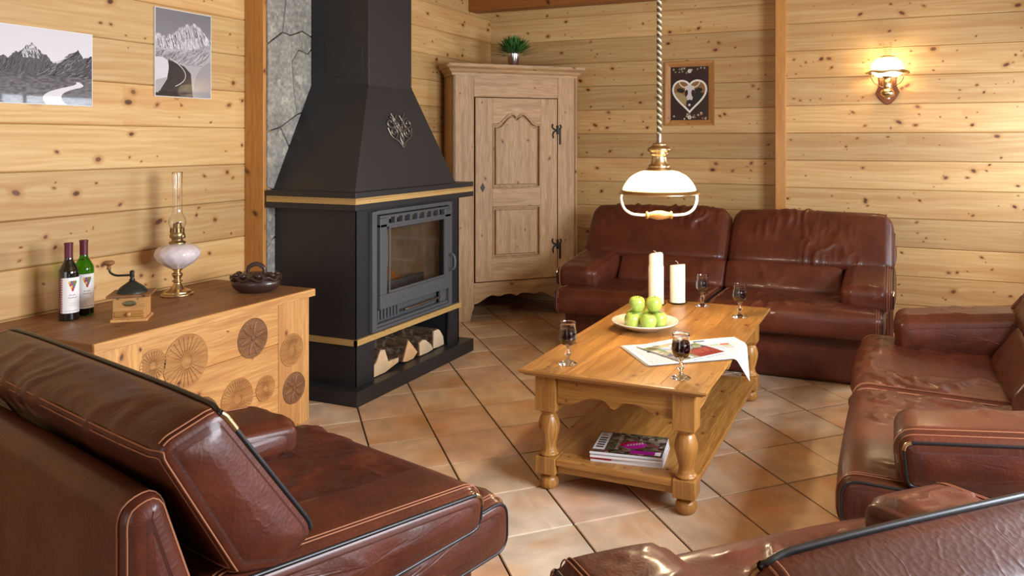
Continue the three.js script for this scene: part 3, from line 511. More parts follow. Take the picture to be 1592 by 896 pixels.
// ------------------------------------------------------------------ corner cupboard
{
  const t = thing('corner_cupboard', 'pale old pine corner cupboard with arched panel door and cornice', 'cupboard', [-2.669, 0, -5.403], Math.PI / 4);
  const C = M.cup, v = (g, k = 0) => grain(g, 1, 1, 0.5, 0.13 * k, 0.31 * k), hz = (g, k = 0) => grain(g, 0, 1, 0.5, 0.17 * k, 0.23 * k);
  part('stile', v(prism([[-0.492, 0], [-0.36, 0], [-0.345, 0.07], [-0.333, 0.1], [-0.333, 1.84], [-0.492, 1.84]], 0.03, 0.002).translate(0, 0, -0.03), 1), C, t);
  part('stile', v(prism([[0.342, 0.1], [0.355, 0.07], [0.37, 0], [0.482, 0], [0.482, 1.84], [0.342, 1.84]], 0.03, 0.002).translate(0, 0, -0.03), 2), C, t);
  part('corner_post', v(prism([[0, 0], [0.02, 0], [0.02, 1.84], [0, 1.84]], 0.03, 0.006).rotateY(0.5).translate(0.481, 0, -0.026), 3), C, t);
  part('top_rail', hz(box(-0.332, 0.341, 1.68, 1.84, -0.031, -0.001, 0.002), 4), C, t);
  // apron with a scalloped lower edge
  const ap = []; const A0 = -0.333, A1 = 0.342; for (let i = 0; i <= 40; i++) { const s = i / 40, x = lerp(A0, A1, s), u = Math.abs(2 * s - 1); const y = 0.125 + 0.06 * sm(1, 0.55, u) - 0.018 * Math.exp(-Math.pow((u - 0.0) / 0.07, 2)) - 0.012 * Math.exp(-Math.pow((u - 0.42) / 0.1, 2)); ap.push([x, y]); }
  part('apron', hz(prism([...ap, [A1, 0.283], [A0, 0.283]], 0.03, 0.002).translate(0, 0, -0.031), 5), C, t);
  part('side_panel', v(prism([[0, 0], [0.30, 0], [0.30, 1.84], [0, 1.84]], 0.02, 0.001).rotateY(Math.PI / 2).translate(-0.492, 0, -0.0), 6), C, t);
  part('side_panel', v(box(0.472, 0.49, 0, 1.84, -0.36, -0.032), 7), C, t);
  const pent = (y0, y1, e = 0) => { const s = [[-0.47 - e, 0.03], [0.47 + e, 0.03], [0.47 + e, 0.36], [0.04, 0.79], [-0.47 - e, 0.285]]; return prism(s, y1 - y0).rotateX(-Math.PI / 2).translate(0, y0, 0); };
  part('bottom_board', grain(pent(0.2, 0.225), 0), C, t); part('top_board', grain(pent(1.82, 1.84), 0, 1, 0.5), C, t);
  // cornice: stepped moulding mitred round the front and the left return
  const mould = [[0.0, 1.838], [0.012, 1.838], [0.014, 1.856], [0.03, 1.868], [0.036, 1.885], [0.052, 1.893], [0.06, 1.902], [0.06, 1.922], [0, 1.922]];
  const sweep = (path) => { // path of corner points [x, z] with outward mitre directions
    const pos = [], n = mould.length; const P = path.map(([x, z, mx, mz]) => mould.map(([o, y]) => [x + mx * o, y, z + mz * o]));
    for (let a = 0; a < P.length - 1; a++) for (let i = 0; i < n; i++) { const j = (i + 1) % n, A = P[a][i], B = P[a + 1][i], C2 = P[a + 1][j], D = P[a][j]; for (const q of [A, B, C2, A, C2, D]) pos.push(...q); }
    for (const [r, flip] of [[P[0], true], [P[P.length - 1], false]]) for (let i = 1; i < n - 1; i++) for (const q of flip ? [r[0], r[i], r[i + 1]] : [r[0], r[i + 1], r[i]]) pos.push(...q);
    const g = new THREE.BufferGeometry(); g.setAttribute('position', new THREE.Float32BufferAttribute(pos, 3)); g.computeVertexNormals(); g.setAttribute('uv', new THREE.Float32BufferAttribute(new Float32Array(pos.length / 3 * 2), 2)); return g;
  };
  part('cornice', hz(sweep([[-0.492, -0.24, -1, 0], [-0.492, 0, -1, 1], [0.49, 0, 1, 1], [0.49, -0.3, 1, 0]]), 8), C, t);
  part('cornice_top', hz(prism([[-0.48, 0.01], [0.48, 0.01], [0.48, 0.34], [0.04, 0.77], [-0.48, 0.26]], 0.02).rotateX(-Math.PI / 2).translate(0, 1.9, 0), 9), C, t);
  // door
  const d = new THREE.Group(); d.name = 'door'; t.add(d);
  const a = -0.321, b = 0.336, y0 = 0.29, y1 = 1.674, iL = -0.187, iR = 0.2, dz = -0.034, th = 0.032;
  part('stile', v(box(a, iL, y0, y1, dz, dz + th, 0.002), 11), C, d); part('stile', v(box(iR, b, y0, y1, dz, dz + th, 0.002), 12), C, d);
  const arch = (inset, lift = 0) => { const o = [], cx = (iL + iR) / 2, hw = (iR - iL) / 2 - inset, base = 1.476 - inset + lift; for (let i = 0; i <= 48; i++) { const x = 1 - i / 24, u = Math.abs(x); const y = base + (u > 0.86 ? 0 : 0.083 * sm(0.86, 0.24, u) - 0.026 * Math.exp(-Math.pow(u / 0.1, 2))); o.push([cx + x * hw, y]); } return o; };
  part('rail', hz(prism([[iL, y1], [iL, 1.476], ...arch(0).reverse(), [iR, 1.476], [iR, y1]], th, 0.0015).translate(0, 0, dz), 13), C, d);
  part('rail', hz(box(iL, iR, 0.852, 0.99, dz, dz + th, 0.002), 14), C, d); part('rail', hz(box(iL, iR, y0, 0.46, dz, dz + th, 0.002), 15), C, d);
  for (const [lo, hi, top] of [[0.99, 1.476, true], [0.46, 0.852, false]]) {
    const ring = (i) => (top ? [[iL + i, lo + i], [iR - i, lo + i], ...arch(i)] : [[iL + i, lo + i], [iR - i, lo + i], [iR - i, hi - i], [iL + i, hi - i]]);
    const p = part('panel', v(prism(ring(0.003), 0.008).translate(0, 0, dz - 0.006), 16), C, d);
    part('moulding', v(prism(ring(0.001), 0.036, 0.003, [ring(0.012)]).translate(0, 0, dz + 0.001), 17), C, p);
    part('raised_field', v(prism(ring(0.026), 0.026, 0.006).translate(0, 0, dz + 0.001), 18 + lo), C, p);
  }
  const ironM = std({ color: lin(0.03, 0.028, 0.026), roughness: 0.5, metalness: 0.6 });
  part('escutcheon', prism([[0, -0.035], [0.018, 0], [0, 0.035], [-0.018, 0]], 0.006, 0.002).translate(-0.265, 0.998, -0.003), ironM, d, 'black diamond keyhole plate');
  for (const y of [1.42, 0.53]) part('hinge', merge(box(0.352, 0.368, y - 0.1, y + 0.03, -0.001, 0.008, 0.003), lathe([[0, 0], [0.009, 0], [0.009, 0.07], [0, 0.07]], 10).translate(0.339, y - 0.02, 0.004), tube([[0.335, y + 0.015, 0.004], [0.31, y + 0.02, 0.004], [0.295, y + 0.04, 0.004], [0.3, y + 0.06, 0.004]], 0.006, 12, 6), tube([[0.335, y + 0.01, 0.004], [0.31, y, 0.004], [0.3, y - 0.025, 0.004], [0.305, y - 0.05, 0.004]], 0.006, 12, 6), tube([[0.36, y + 0.02, 0.004], [0.368, y + 0.04, 0.004], [0.36, y + 0.055, 0.004]], 0.006, 10, 6)), ironM, d, 'black wrought iron hinge');
}
// little plant in a metal pot on the cupboard
{
  const t = thing('potted_plant', 'small bushy green plant in a shiny metal pot on top of the cupboard', 'plant', [-2.74, 1.922, -5.50]);
  part('pot', lathe([[0, 0], [0.036, 0], [0.05, 0.1], [0.052, 0.103], [0.05, 0.105], [0.046, 0.1], [0.034, 0.006], [0, 0.006]], 40), std({ color: lin(0.78, 0.78, 0.8), metalness: 1, roughness: 0.22 }), t);
  part('soil', lathe([[0, 0.09], [0.045, 0.09], [0.045, 0.08], [0, 0.08]], 24), std({ color: lin(0.03, 0.02, 0.012), roughness: 1 }), t);
  const R = rng(9), pos = [], col = [];
  for (let k = 0; k < 620; k++) {
    const az = R() * 6.283, el = 0.15 + Math.pow(R(), 0.7) * 1.35, len = 0.12 + 0.085 * R(), dir = [Math.cos(az) * Math.cos(el), Math.sin(el), Math.sin(az) * Math.cos(el)], r0 = 0.03 * R(), sx = -Math.sin(az), sz = Math.cos(az), c = 0.5 + 0.8 * R(), w = 0.004 + 0.004 * R();
    const P = (q, o, droop) => [Math.cos(az) * r0 + dir[0] * len * q + sx * o, 0.09 + dir[1] * len * q - droop * q * q * 0.03, Math.sin(az) * r0 + dir[2] * len * q + sz * o];
    const a = P(0.25, 0, 1), b = P(0.65, w, 1), d = P(0.65, -w, 1), e = P(1, 0, 1);
    for (const q of [a, b, d, b, e, d]) { pos.push(...q); col.push(0.05 * c, 0.17 * c, 0.025 * c); }
  }
  const g = new THREE.BufferGeometry(); g.setAttribute('position', new THREE.Float32BufferAttribute(pos, 3)); g.setAttribute('color', new THREE.Float32BufferAttribute(col, 3)); g.computeVertexNormals();
  part('foliage', g, std({ vertexColors: true, roughness: 0.6, side: THREE.DoubleSide }), t).userData.kind = 'stuff';
}

// ------------------------------------------------------------------ carved chest and what stands on it
{
  const bx = -2.92, bz = -2.47, t = thing('wooden_chest', 'long pine chest with carved round rosettes standing against the left wall', 'chest', [bx, 0, bz]);
  const L = (g) => g.translate(-bx, 0, -bz), F = -2.612;
  const Z = (g, k) => L(grain(g, 2, 1, 0.5, 0.21 * k, 0.27 * k)), V = (g, k) => L(grain(g, 1, 1, 0.5, 0.19 * k, 0.33 * k)), Xg = (g, k) => L(grain(g, 0, 1, 0.5, 0.15 * k, 0.29 * k));
  [[WX + 0.004, -3.03], [-3.029, -2.81], [-2.809, -2.6]].forEach(([p, q], k) => part('lid_plank', Z(box(p, q, 0.605, 0.635, -3.045, -1.9, 0.002), k + 1), M.lid, t, 'dark brown lid plank'));
  part('lid_edge', Z(box(-2.6, -2.586, 0.6, 0.635, -3.045, -1.9, 0.003), 5), M.chest, t);
  part('stile', V(box(F - 0.025, F, 0, 0.603, -2.114, -1.915, 0.003), 1), M.chest, t); part('stile', V(box(F - 0.025, F, 0, 0.603, -3.03, -2.828, 0.003), 2), M.chest, t);
  [[0.03, 0.215], [0.217, 0.415], [0.417, 0.6]].forEach(([p, q], k) => part('front_plank', Z(box(F - 0.028, F - 0.003, p, q, -2.827, -2.115, 0.002), 7 + k), M.chest, t));
  for (const z of [-3.028, -1.94]) part('end_panel', Xg(box(WX + 0.01, F - 0.026, 0.02, 0.603, z, z + 0.022), z + 9), M.chest, t);
  part('back_panel', Z(box(WX + 0.006, WX + 0.02, 0.02, 0.603, -3.0, -1.95), 3), M.chest, t); part('bottom_board', Z(box(WX + 0.021, F - 0.03, 0.03, 0.05, -3.0, -1.92), 3), M.chest, t);
  // rosettes: rim, disc and raised petals or spokes; drawn in the (z, y) plane of the front
  const ros = (z, y, r, kind, mat, x = F) => {
    const gs = [new THREE.CylinderGeometry(r, r, 0.0035, 40).rotateZ(Math.PI / 2), new THREE.TorusGeometry(r * 0.985, 0.0032, 6, 48).rotateY(Math.PI / 2)];
    if (kind === 'petal') {
      gs.push(new THREE.SphereGeometry(r * 0.14, 12, 8).scale(0.35, 1, 1).translate(0.003, 0, 0));
      for (let k = 0; k < 6; k++) { const pe = new THREE.SphereGeometry(1, 14, 8).scale(0.006, r * 0.14, r * 0.38).translate(0.002, 0, r * 0.53); gs.push(pe.rotateX(k * Math.PI / 3 + 0.25)); const e = new THREE.SphereGeometry(1, 10, 6).scale(0.004, r * 0.06, r * 0.26).translate(0.0018, 0, r * 0.66); gs.push(e.rotateX((k + 0.5) * Math.PI / 3 + 0.25)); }
    } else {
      const n = kind === 'fine' ? 36 : 26; gs.push(new THREE.TorusGeometry(r * 0.22, 0.0025, 6, 24).rotateY(Math.PI / 2).translate(0.0015, 0, 0), new THREE.SphereGeometry(r * 0.1, 10, 6).scale(0.3, 1, 1));
      for (let k = 0; k < n; k++) gs.push(box(0.0005, 0.0048, -r * 0.022, r * 0.022, r * 0.26, r * 0.93, 0.0008).rotateX(k * 2 * Math.PI / n));
    }
    const m = part('carved_rosette', grain(merge(gs), 2, 0.6, 0.4, z, y), mat, t); m.position.set(x + 0.0012 - bx, y, z - bz);
  };
  ros(-2.67, 0.478, 0.086, 'petal', M.carved, F - 0.003); ros(-2.91, 0.368, 0.074, 'fine', M.carvedPale); ros(-2.925, 0.185, 0.072, 'petal', M.carved); ros(-2.313, 0.467, 0.108, 'spoke', M.carvedPale, F - 0.003); ros(-2.16, 0.49, 0.06, 'spoke', M.carvedPale, F - 0.003); ros(-2.58, 0.235, 0.088, 'fine', M.carvedPale, F - 0.003); ros(-2.745, 0.235, 0.056, 'spoke', M.carvedPale, F - 0.003); ros(-2.38, 0.2, 0.1, 'petal', M.carved, F - 0.003);
}
const CT = 0.6352;
function bottleLabel(red) {
  return canvasTex(512, 512, (c, w, h) => {
    c.fillStyle = '#f3f1ec'; c.fillRect(0, 0, w, h);
    if (red) { c.fillStyle = '#8c1524'; c.fillRect(0, 0, 62, h); c.fillStyle = '#f3f1ec'; for (let y = 8; y < h; y += 34) c.fillRect(26, y, 20, 20); }
    const cx = 285, cols = ['#4f8f2f', '#c8452e', '#3c6fa0', '#d99a2b', '#7d4d8f', '#b0372f', '#5b9a3a', '#e0b53c']; const R = rng(4);
    for (let i = 0; i < 4; i++) for (let j = 0; j < 4 - i; j++) { c.fillStyle = cols[Math.floor(R() * 8)]; c.beginPath(); c.arc(cx + (j - (3 - i) / 2) * 44, 70 + i * 34, 27, 0, 7); c.fill(); }
    c.strokeStyle = '#6b6b70'; c.lineWidth = 5;
    const scrib = (y, x0, x1, a) => { c.beginPath(); for (let x = x0; x < x1; x += 9) { const yy = y + Math.sin(x * 0.31) * a + (R() - 0.5) * a; x === x0 ? c.moveTo(x, yy) : c.lineTo(x, yy); } c.stroke(); };
    scrib(250, 210, 360, 9); scrib(290, 190, 380, 9); c.lineWidth = 2; scrib(370, 230, 350, 4); scrib(400, 210, 370, 4); c.lineWidth = 4; scrib(480, 120, 470, 3);
  });
}
{
  const prof = [[0, 0.004], [0.02, 0.001], [0.034, 0], [0.037, 0.006], [0.037, 0.185], [0.035, 0.2], [0.026, 0.218], [0.017, 0.233], [0.0145, 0.25], [0.0142, 0.298], [0.0155, 0.3], [0.0155, 0.304], [0.0142, 0.306], [0, 0.306]];
  const cap = [[0.015, 0.246], [0.0152, 0.2995], [0.0166, 0.3005], [0.0166, 0.305], [0.015, 0.3072], [0, 0.3075]];
  const dark = phy({ color: lin(0.006, 0.007, 0.006), roughness: 0.06, clearcoat: 1 }), green = phy({ color: lin(0.2, 0.55, 0.06), roughness: 0.04, transmission: 1, thickness: 0, ior: 1.45 });
  for (const [x, z, isGreen, label] of [[-3.044, -2.128, false, 'dark wine bottle with white and red label, in front of the green bottle'], [-3.072, -2.212, true, 'green glass wine bottle with white label, behind the darker bottle']]) {
    const t = thing('wine_bottle', label, 'bottle', [x, CT, z], 0, 'wine bottles on the chest');
    part('glass', lathe(prof, 48), isGreen ? green : dark, t);
    if (isGreen) part('wine', lathe([[0, 0.006], [0.0345, 0.007], [0.0345, 0.165], [0, 0.165]], 40), M.wine, t);
    part('capsule', lathe(cap, 32), std({ color: lin(0.11, 0.012, 0.025), roughness: 0.35 }), t, 'maroon foil capsule');
    const lm = std({ map: bottleLabel(!isGreen), roughness: 0.7 }), facing = Math.atan2(-x, -z) + (isGreen ? 0.2 : 0.25);
    const lg = new THREE.CylinderGeometry(0.0376, 0.0376, 0.14, 40, 1, true, -1.15, 2.3).translate(0, 0.101, 0), m = part('paper_label', lg, lm, t); m.rotation.y = facing;
  }
}
// wooden coffee mill with crank
{
  const t = thing('coffee_mill', 'old wooden coffee mill with iron crank and small drawer', 'coffee mill', [-2.82, CT, -2.235], 40 * D2R), g = (q, ax = 0, k = 0) => grain(q, ax, 0.5, 0.3, k, k * 0.7);
  part('base_board', g(box(-0.066, 0.066, 0, 0.012, -0.062, 0.062, 0.003)), M.chest, t);
  part('body', g(box(-0.058, 0.058, 0.012, 0.096, -0.054, 0.054, 0.002), 0, 0.3), M.chest, t);
  const d = part('drawer', g(box(-0.052, 0.052, 0.017, 0.044, 0.05, 0.057, 0.002), 0, 0.6), M.honey, t); part('knob', new THREE.SphereGeometry(0.0085, 14, 10).translate(0, 0.031, 0.063), M.chest, d);
  part('maker_plate', new THREE.SphereGeometry(1, 24, 10).scale(0.026, 0.011, 0.003).translate(0.002, 0.072, 0.0545), std({ color: lin(0.2, 0.17, 0.08), metalness: 0.8, roughness: 0.45 }), t, 'oval brass plate');
  part('top_board', g(box(-0.078, 0.078, 0.098, 0.108, -0.073, 0.073, 0.003), 0, 0.8), M.lid, t);
  const fe = std({ color: lin(0.035, 0.045, 0.035), roughness: 0.45, metalness: 0.5 }), fe2 = std({ color: lin(0.03, 0.025, 0.02), roughness: 0.45, metalness: 0.6 });
  part('dome', lathe([[0.056, 0.108], [0.055, 0.115], [0.042, 0.13], [0.02, 0.146], [0.012, 0.152], [0, 0.153]], 36), fe, t, 'dark green iron dome');
  part('shaft', lathe([[0.006, 0.15], [0.012, 0.156], [0.006, 0.165], [0.009, 0.17], [0.007, 0.182], [0.01, 0.186], [0.006, 0.194], [0, 0.196]], 18), fe2, t);
  const cr = part('crank', tube([[0, 0.177, 0], [-0.03, 0.176, 0], [-0.06, 0.178, 0], [-0.078, 0.19, 0], [-0.083, 0.206, 0]], 0.0045, 30, 8), fe2, t);
  part('grip', lathe([[0, 0.2], [0.009, 0.203], [0.006, 0.214], [0.008, 0.217], [0.02, 0.224], [0.022, 0.23], [0.016, 0.236], [0, 0.238]], 22).translate(-0.083, 0, 0), M.lid, cr);
}
// oil lamp
{
  const t = thing('oil_lamp', 'antique oil lamp with white glass font, brass foot and tall glass chimney', 'oil lamp', [-3.06, CT, -2.66]);
  part('foot', smoothLathe([[0, 0], [0.068, 0], [0.07, 0.008], [0.06, 0.014], [0.058, 0.02], [0.036, 0.03], [0.022, 0.045], [0.016, 0.06], [0.024, 0.066], [0.014, 0.075], [0.02, 0.088], [0.024, 0.098], [0.014, 0.11], [0.026, 0.124], [0, 0.125]], 40, 90), M.brass, t);
  const fp = [[0, 0.122], [0.028, 0.124], [0.05, 0.136], [0.08, 0.157], [0.096, 0.18], [0.098, 0.195], [0.09, 0.215], [0.066, 0.232], [0.034, 0.24], [0, 0.241]];
  const font = smoothLathe(fp, 64, 40), p = font.attributes.position; for (let i = 0; i < p.count; i++) { const a = Math.atan2(p.getZ(i), p.getX(i)), y = p.getY(i), k = 1 + 0.022 * Math.sin(a * 12 + y * 60) * Math.sin(y * 120); p.setX(i, p.getX(i) * k); p.setZ(i, p.getZ(i) * k); } font.computeVertexNormals();
  part('font', font, phy({ color: lin(0.72, 0.64, 0.64), roughness: 0.18, clearcoat: 0.6 }), t, 'embossed white glass oil font');
  const cut = []; for (let k = 0; k < 12; k++) cut.push(box(-0.004, 0.004, 0.292, 0.312, 0.027, 0.031).rotateY(k * Math.PI / 6));
  part('burner', merge(lathe([[0.034, 0.238], [0.036, 0.248], [0.024, 0.252], [0.024, 0.262], [0.032, 0.268], [0.034, 0.28], [0.03, 0.286], [0.03, 0.296], [0.02, 0.296], [0.018, 0.33], [0.012, 0.338], [0, 0.338]], 32), ...cut, lathe([[0, 0], [0.009, 0], [0.009, 0.006], [0, 0.006]], 14).rotateZ(-Math.PI / 2).translate(0.036, 0.274, 0)), M.oldBrass, t);
  part('chimney', smoothLathe([[0.026, 0.297], [0.029, 0.31], [0.038, 0.335], [0.034, 0.357], [0.023, 0.38], [0.021, 0.42], [0.021, 0.5], [0.0215, 0.57], [0.0198, 0.57], [0.0192, 0.5], [0.0192, 0.42], [0.0212, 0.38], [0.032, 0.357], [0.036, 0.335], [0.027, 0.31], [0.024, 0.297]], 36, 80), M.glass, t);
}
// lidded earthenware dish
{
  const t = thing('lidded_dish', 'dark brown oval dish with ruffled rim and loop handle on the chest end', 'dish', [-2.79, CT, -2.87], 25 * D2R), m = phy({ color: lin(0.045, 0.02, 0.016), roughness: 0.38, clearcoat: 0.3 });
  const b = smoothLathe([[0, 0], [0.07, 0.002], [0.1, 0.018], [0.112, 0.04], [0.106, 0.058], [0.098, 0.062], [0.09, 0.058], [0, 0.05]], 56, 40); b.scale(1, 1, 0.72); part('bowl', b, m, t);
  const r = smoothLathe([[0.104, 0.056], [0.118, 0.064], [0.12, 0.072], [0.104, 0.074], [0.08, 0.08], [0.05, 0.09], [0.02, 0.095], [0, 0.096]], 96, 40), p = r.attributes.position; for (let i = 0; i < p.count; i++) { const a = Math.atan2(p.getZ(i), p.getX(i)), k = Math.hypot(p.getX(i), p.getZ(i)) / 0.12; p.setY(i, p.getY(i) + 0.008 * k * k * Math.sin(a * 9)); } r.scale(1, 1, 0.72); r.computeVertexNormals();
  const lid = part('lid', r, m, t);
  part('handle', merge(tube([[-0.04, 0.09, 0], [-0.034, 0.118, 0], [0, 0.134, 0], [0.034, 0.118, 0], [0.04, 0.09, 0]], 0.0085, 30, 10), tube([[-0.034, 0.09, 0.01], [-0.028, 0.114, 0.008], [0.004, 0.128, 0.006], [0.036, 0.112, 0.004]], 0.006, 24, 8)), m, lid);
  part('knobs', merge(...[[0.085, 0.03], [-0.085, 0.03], [0.09, -0.025], [-0.09, -0.025], [0.03, 0.06], [-0.04, 0.06]].map(([x, z]) => new THREE.SphereGeometry(0.015, 12, 8).scale(1, 0.7, 1).translate(x, 0.083, z))), m, lid);
}

// ------------------------------------------------------------------ coffee table
const TX = -0.975, TZ = -3.49, TT = 0.4702;
{
  const t = thing('coffee_table', 'honey pine coffee table with turned legs and a lower shelf', 'table', [TX, 0, TZ]), H = M.honey;
  const Z = (g, k) => grain(g, 2, 1, 0.5, 0.21 * k, 0.25 * k), Xg = (g, k) => grain(g, 0, 1, 0.5, 0.17 * k, 0.25 * k), V = (g, k) => grain(g, 1, 1, 0.5, 0.13 * k, 0.3 * k);
  const hw = 0.365, hl = 0.76;
  [[-hw + 0.03, -0.17], [-0.169, 0.005], [0.006, 0.19], [0.191, hw - 0.03]].forEach(([a, b], k) => part('top_plank', Z(box(a, b, 0.446, 0.47, -hl + 0.03, hl - 0.03, 0.0016), k), H, t));
  // moulded edge all round the top
  const mould = [[0, 0.446], [0.012, 0.446], [0.016, 0.452], [0.026, 0.456], [0.03, 0.462], [0.028, 0.469], [0.024, 0.47], [0, 0.47]], pos = [], cs = [[-1, -1], [1, -1], [1, 1], [-1, 1], [-1, -1]];
  for (let a = 0; a < 4; a++) for (let i = 0; i < mould.length; i++) { const A = mould[i], B = mould[(i + 1) % mould.length], q = (c, m) => [c[0] * (hw - 0.03 + m[0]), m[1], c[1] * (hl - 0.03 + m[0])]; const P = [q(cs[a], A), q(cs[a + 1], A), q(cs[a + 1], B), q(cs[a], B)]; for (const k of [0, 2, 1, 0, 3, 2]) pos.push(...P[k]); }
  const mg = new THREE.BufferGeometry(); mg.setAttribute('position', new THREE.Float32BufferAttribute(pos, 3)); mg.computeVertexNormals(); mg.setAttribute('uv', new THREE.Float32BufferAttribute(new Float32Array(pos.length / 3 * 2), 2));
  part('top_moulding', Z(mg, 3), H, t);
  const lx = 0.272, lz = 0.675, legTurn = smoothLathe([[0, 0.128], [0.034, 0.128], [0.04, 0.136], [0.032, 0.146], [0.03, 0.152], [0.027, 0.165], [0.034, 0.195], [0.042, 0.23], [0.042, 0.25], [0.034, 0.278], [0.028, 0.29], [0.036, 0.298], [0.034, 0.306], [0, 0.306]], 32, 70), foot = smoothLathe([[0, 0], [0.024, 0], [0.036, 0.012], [0.039, 0.028], [0.034, 0.044], [0.022, 0.054], [0.03, 0.062], [0, 0.063]], 32, 40);
  for (const [sx, sz] of [[-1, 1], [1, 1], [-1, -1], [1, -1]]) { const m = part('leg', V(merge(legTurn, foot, box(-0.042, 0.042, 0.305, 0.446, -0.042, 0.042, 0.003), box(-0.042, 0.042, 0.062, 0.129, -0.042, 0.042, 0.004)), sx + sz * 2 + 4), H, t); m.position.set(sx * lx, 0, sz * lz); }
  const scal = (len) => { const o = []; for (let i = 0; i <= 44; i++) { const s = i / 44, u = Math.abs(2 * s - 1); o.push([(s - 0.5) * len, 0.338 + 0.034 * sm(0.82, 0.36, u) * (0.12 + 0.88 * sm(0, 0.2, u))]); } return o; };
  for (const s of [-1, 1]) {
    const w = 2 * lx - 0.086; part('apron', Xg(prism([...scal(w), [w / 2, 0.446], [-w / 2, 0.446]], 0.022, 0.002).translate(0, 0, s * (lz + 0.012) - 0.011), 2 + s), H, t);
    const l = 2 * lz - 0.086; part('apron', grain(prism([...scal(l), [l / 2, 0.446], [-l / 2, 0.446]], 0.022, 0.002).rotateY(Math.PI / 2).translate(s * (lx + 0.012) - 0.011, 0, 0), 2, 1, 0.5, 0.4, 0.3 + s), H, t);
  }
  [[-0.31, -0.1], [-0.099, 0.11], [0.111, 0.312]].forEach(([a, b], k) => part('shelf_plank', Z(box(a, b, 0.1, 0.124, k === 1 ? -0.7 : -0.632, k === 1 ? 0.7 : 0.632, 0.002), 6 + k), H, t));
  part('shelf_rail', Xg(box(-0.229, 0.229, 0.068, 0.1, 0.652, 0.695, 0.004), 5), H, t); part('shelf_rail', Xg(box(-0.229, 0.229, 0.068, 0.1, -0.695, -0.652, 0.004), 6), H, t);
  part('shelf_edge', Xg(box(-0.229, 0.229, 0.1, 0.1238, 0.633, 0.712, 0.003), 2), H, t);
}
// four little wine glasses
{
  const h = 0.165, out = [[0, 0], [0.036, 0], [0.037, 0.002], [0.03, 0.006], [0.012, 0.014], [0.006, 0.024], [0.0065, 0.03], [0.012, 0.038], [0.0125, 0.046], [0.007, 0.056], [0.006, 0.064], [0.011, 0.072], [0.026, 0.08], [0.034, 0.094], [0.0365, 0.108], [0.034, 0.126], [0.0305, 0.142], [0.031, 0.156], [0.0325, h]], inn = [[0.031, h], [0.0295, 0.156], [0.029, 0.142], [0.0325, 0.126], [0.035, 0.108], [0.0325, 0.095], [0.025, 0.083], [0.01, 0.077], [0, 0.076]];
  const gl = lathe([...out, ...inn], 40), wn = lathe([[0, 0.0765], [0.01, 0.0774], [0.0248, 0.0835], [0.0322, 0.0952], [0.0347, 0.108], [0.0326, 0.125], [0.0298, 0.137], [0, 0.137]], 36);
  for (const [x, z, label] of [[-1.192, -2.872, 'small glass of red wine at the near left corner of the table'], [-0.735, -2.865, 'small glass of red wine in front of the newspaper'], [-0.951, -4.159, 'small glass of red wine beside the shorter candle'], [-0.72, -3.974, 'small glass of red wine at the far right corner of the table']]) {
    const t = thing('wine_glass', label, 'wine glass', [x, TT, z], 0, 'wine glasses on the coffee table'); part('glass', gl, M.glass, t); part('wine', wn, M.wine, t, 'dark red wine');
  }
}
// candles on glass saucers
{
  const wax = phy({ color: lin(0.84, 0.76, 0.62), roughness: 0.5, sheen: 0.1 }), wick = std({ color: lin(0.5, 0.42, 0.3), roughness: 0.9 });
  for (const [x, z, tall] of [[-1.187, -4.094, true], [-1.09, -4.175, false]]) {
    const d = thing('candle_saucer', tall ? 'clear glass saucer under the taller candle' : 'clear glass saucer under the shorter candle', 'saucer', [x, TT, z], 0, 'glass saucers under the candles'); part('dish', lathe([[0, 0], [0.044, 0], [0.052, 0.008], [0.053, 0.011], [0.05, 0.011], [0.042, 0.004], [0, 0.004]], 40), M.glass, d);
    const t = thing('candle', tall ? 'taller white pillar candle stepped near the top' : 'shorter white pillar candle', 'candle', [x, TT + 0.0042, z], 0, 'white pillar candles'), H = tall ? 0.265 : 0.205;
    const b = lathe(tall ? [[0, 0], [0.0405, 0], [0.0412, 0.004], [0.0412, 0.203], [0.0385, 0.207], [0.0385, H - 0.01], [0.034, H], [0.026, H + 0.004], [0.018, H - 0.002], [0, H - 0.004]] : [[0, 0], [0.04, 0], [0.0412, 0.004], [0.0412, H - 0.004], [0.039, H], [0.03, H], [0.02, H - 0.004], [0, H - 0.005]], 40), p = b.attributes.position;
    for (let i = 0; i < p.count; i++) if (p.getY(i) > H - 0.015) p.setY(i, p.getY(i) + 0.006 * Math.sin(Math.atan2(p.getZ(i), p.getX(i)) + 1) + (tall ? 0.006 : 0)); b.computeVertexNormals();
    part('wax', b, wax, t); part('wick', tube([[0, H - 0.006, 0], [0.001, H + 0.012, 0], [-0.012, H + 0.02, 0.002]], 0.0016, 12, 6), wick, t);
  }
}
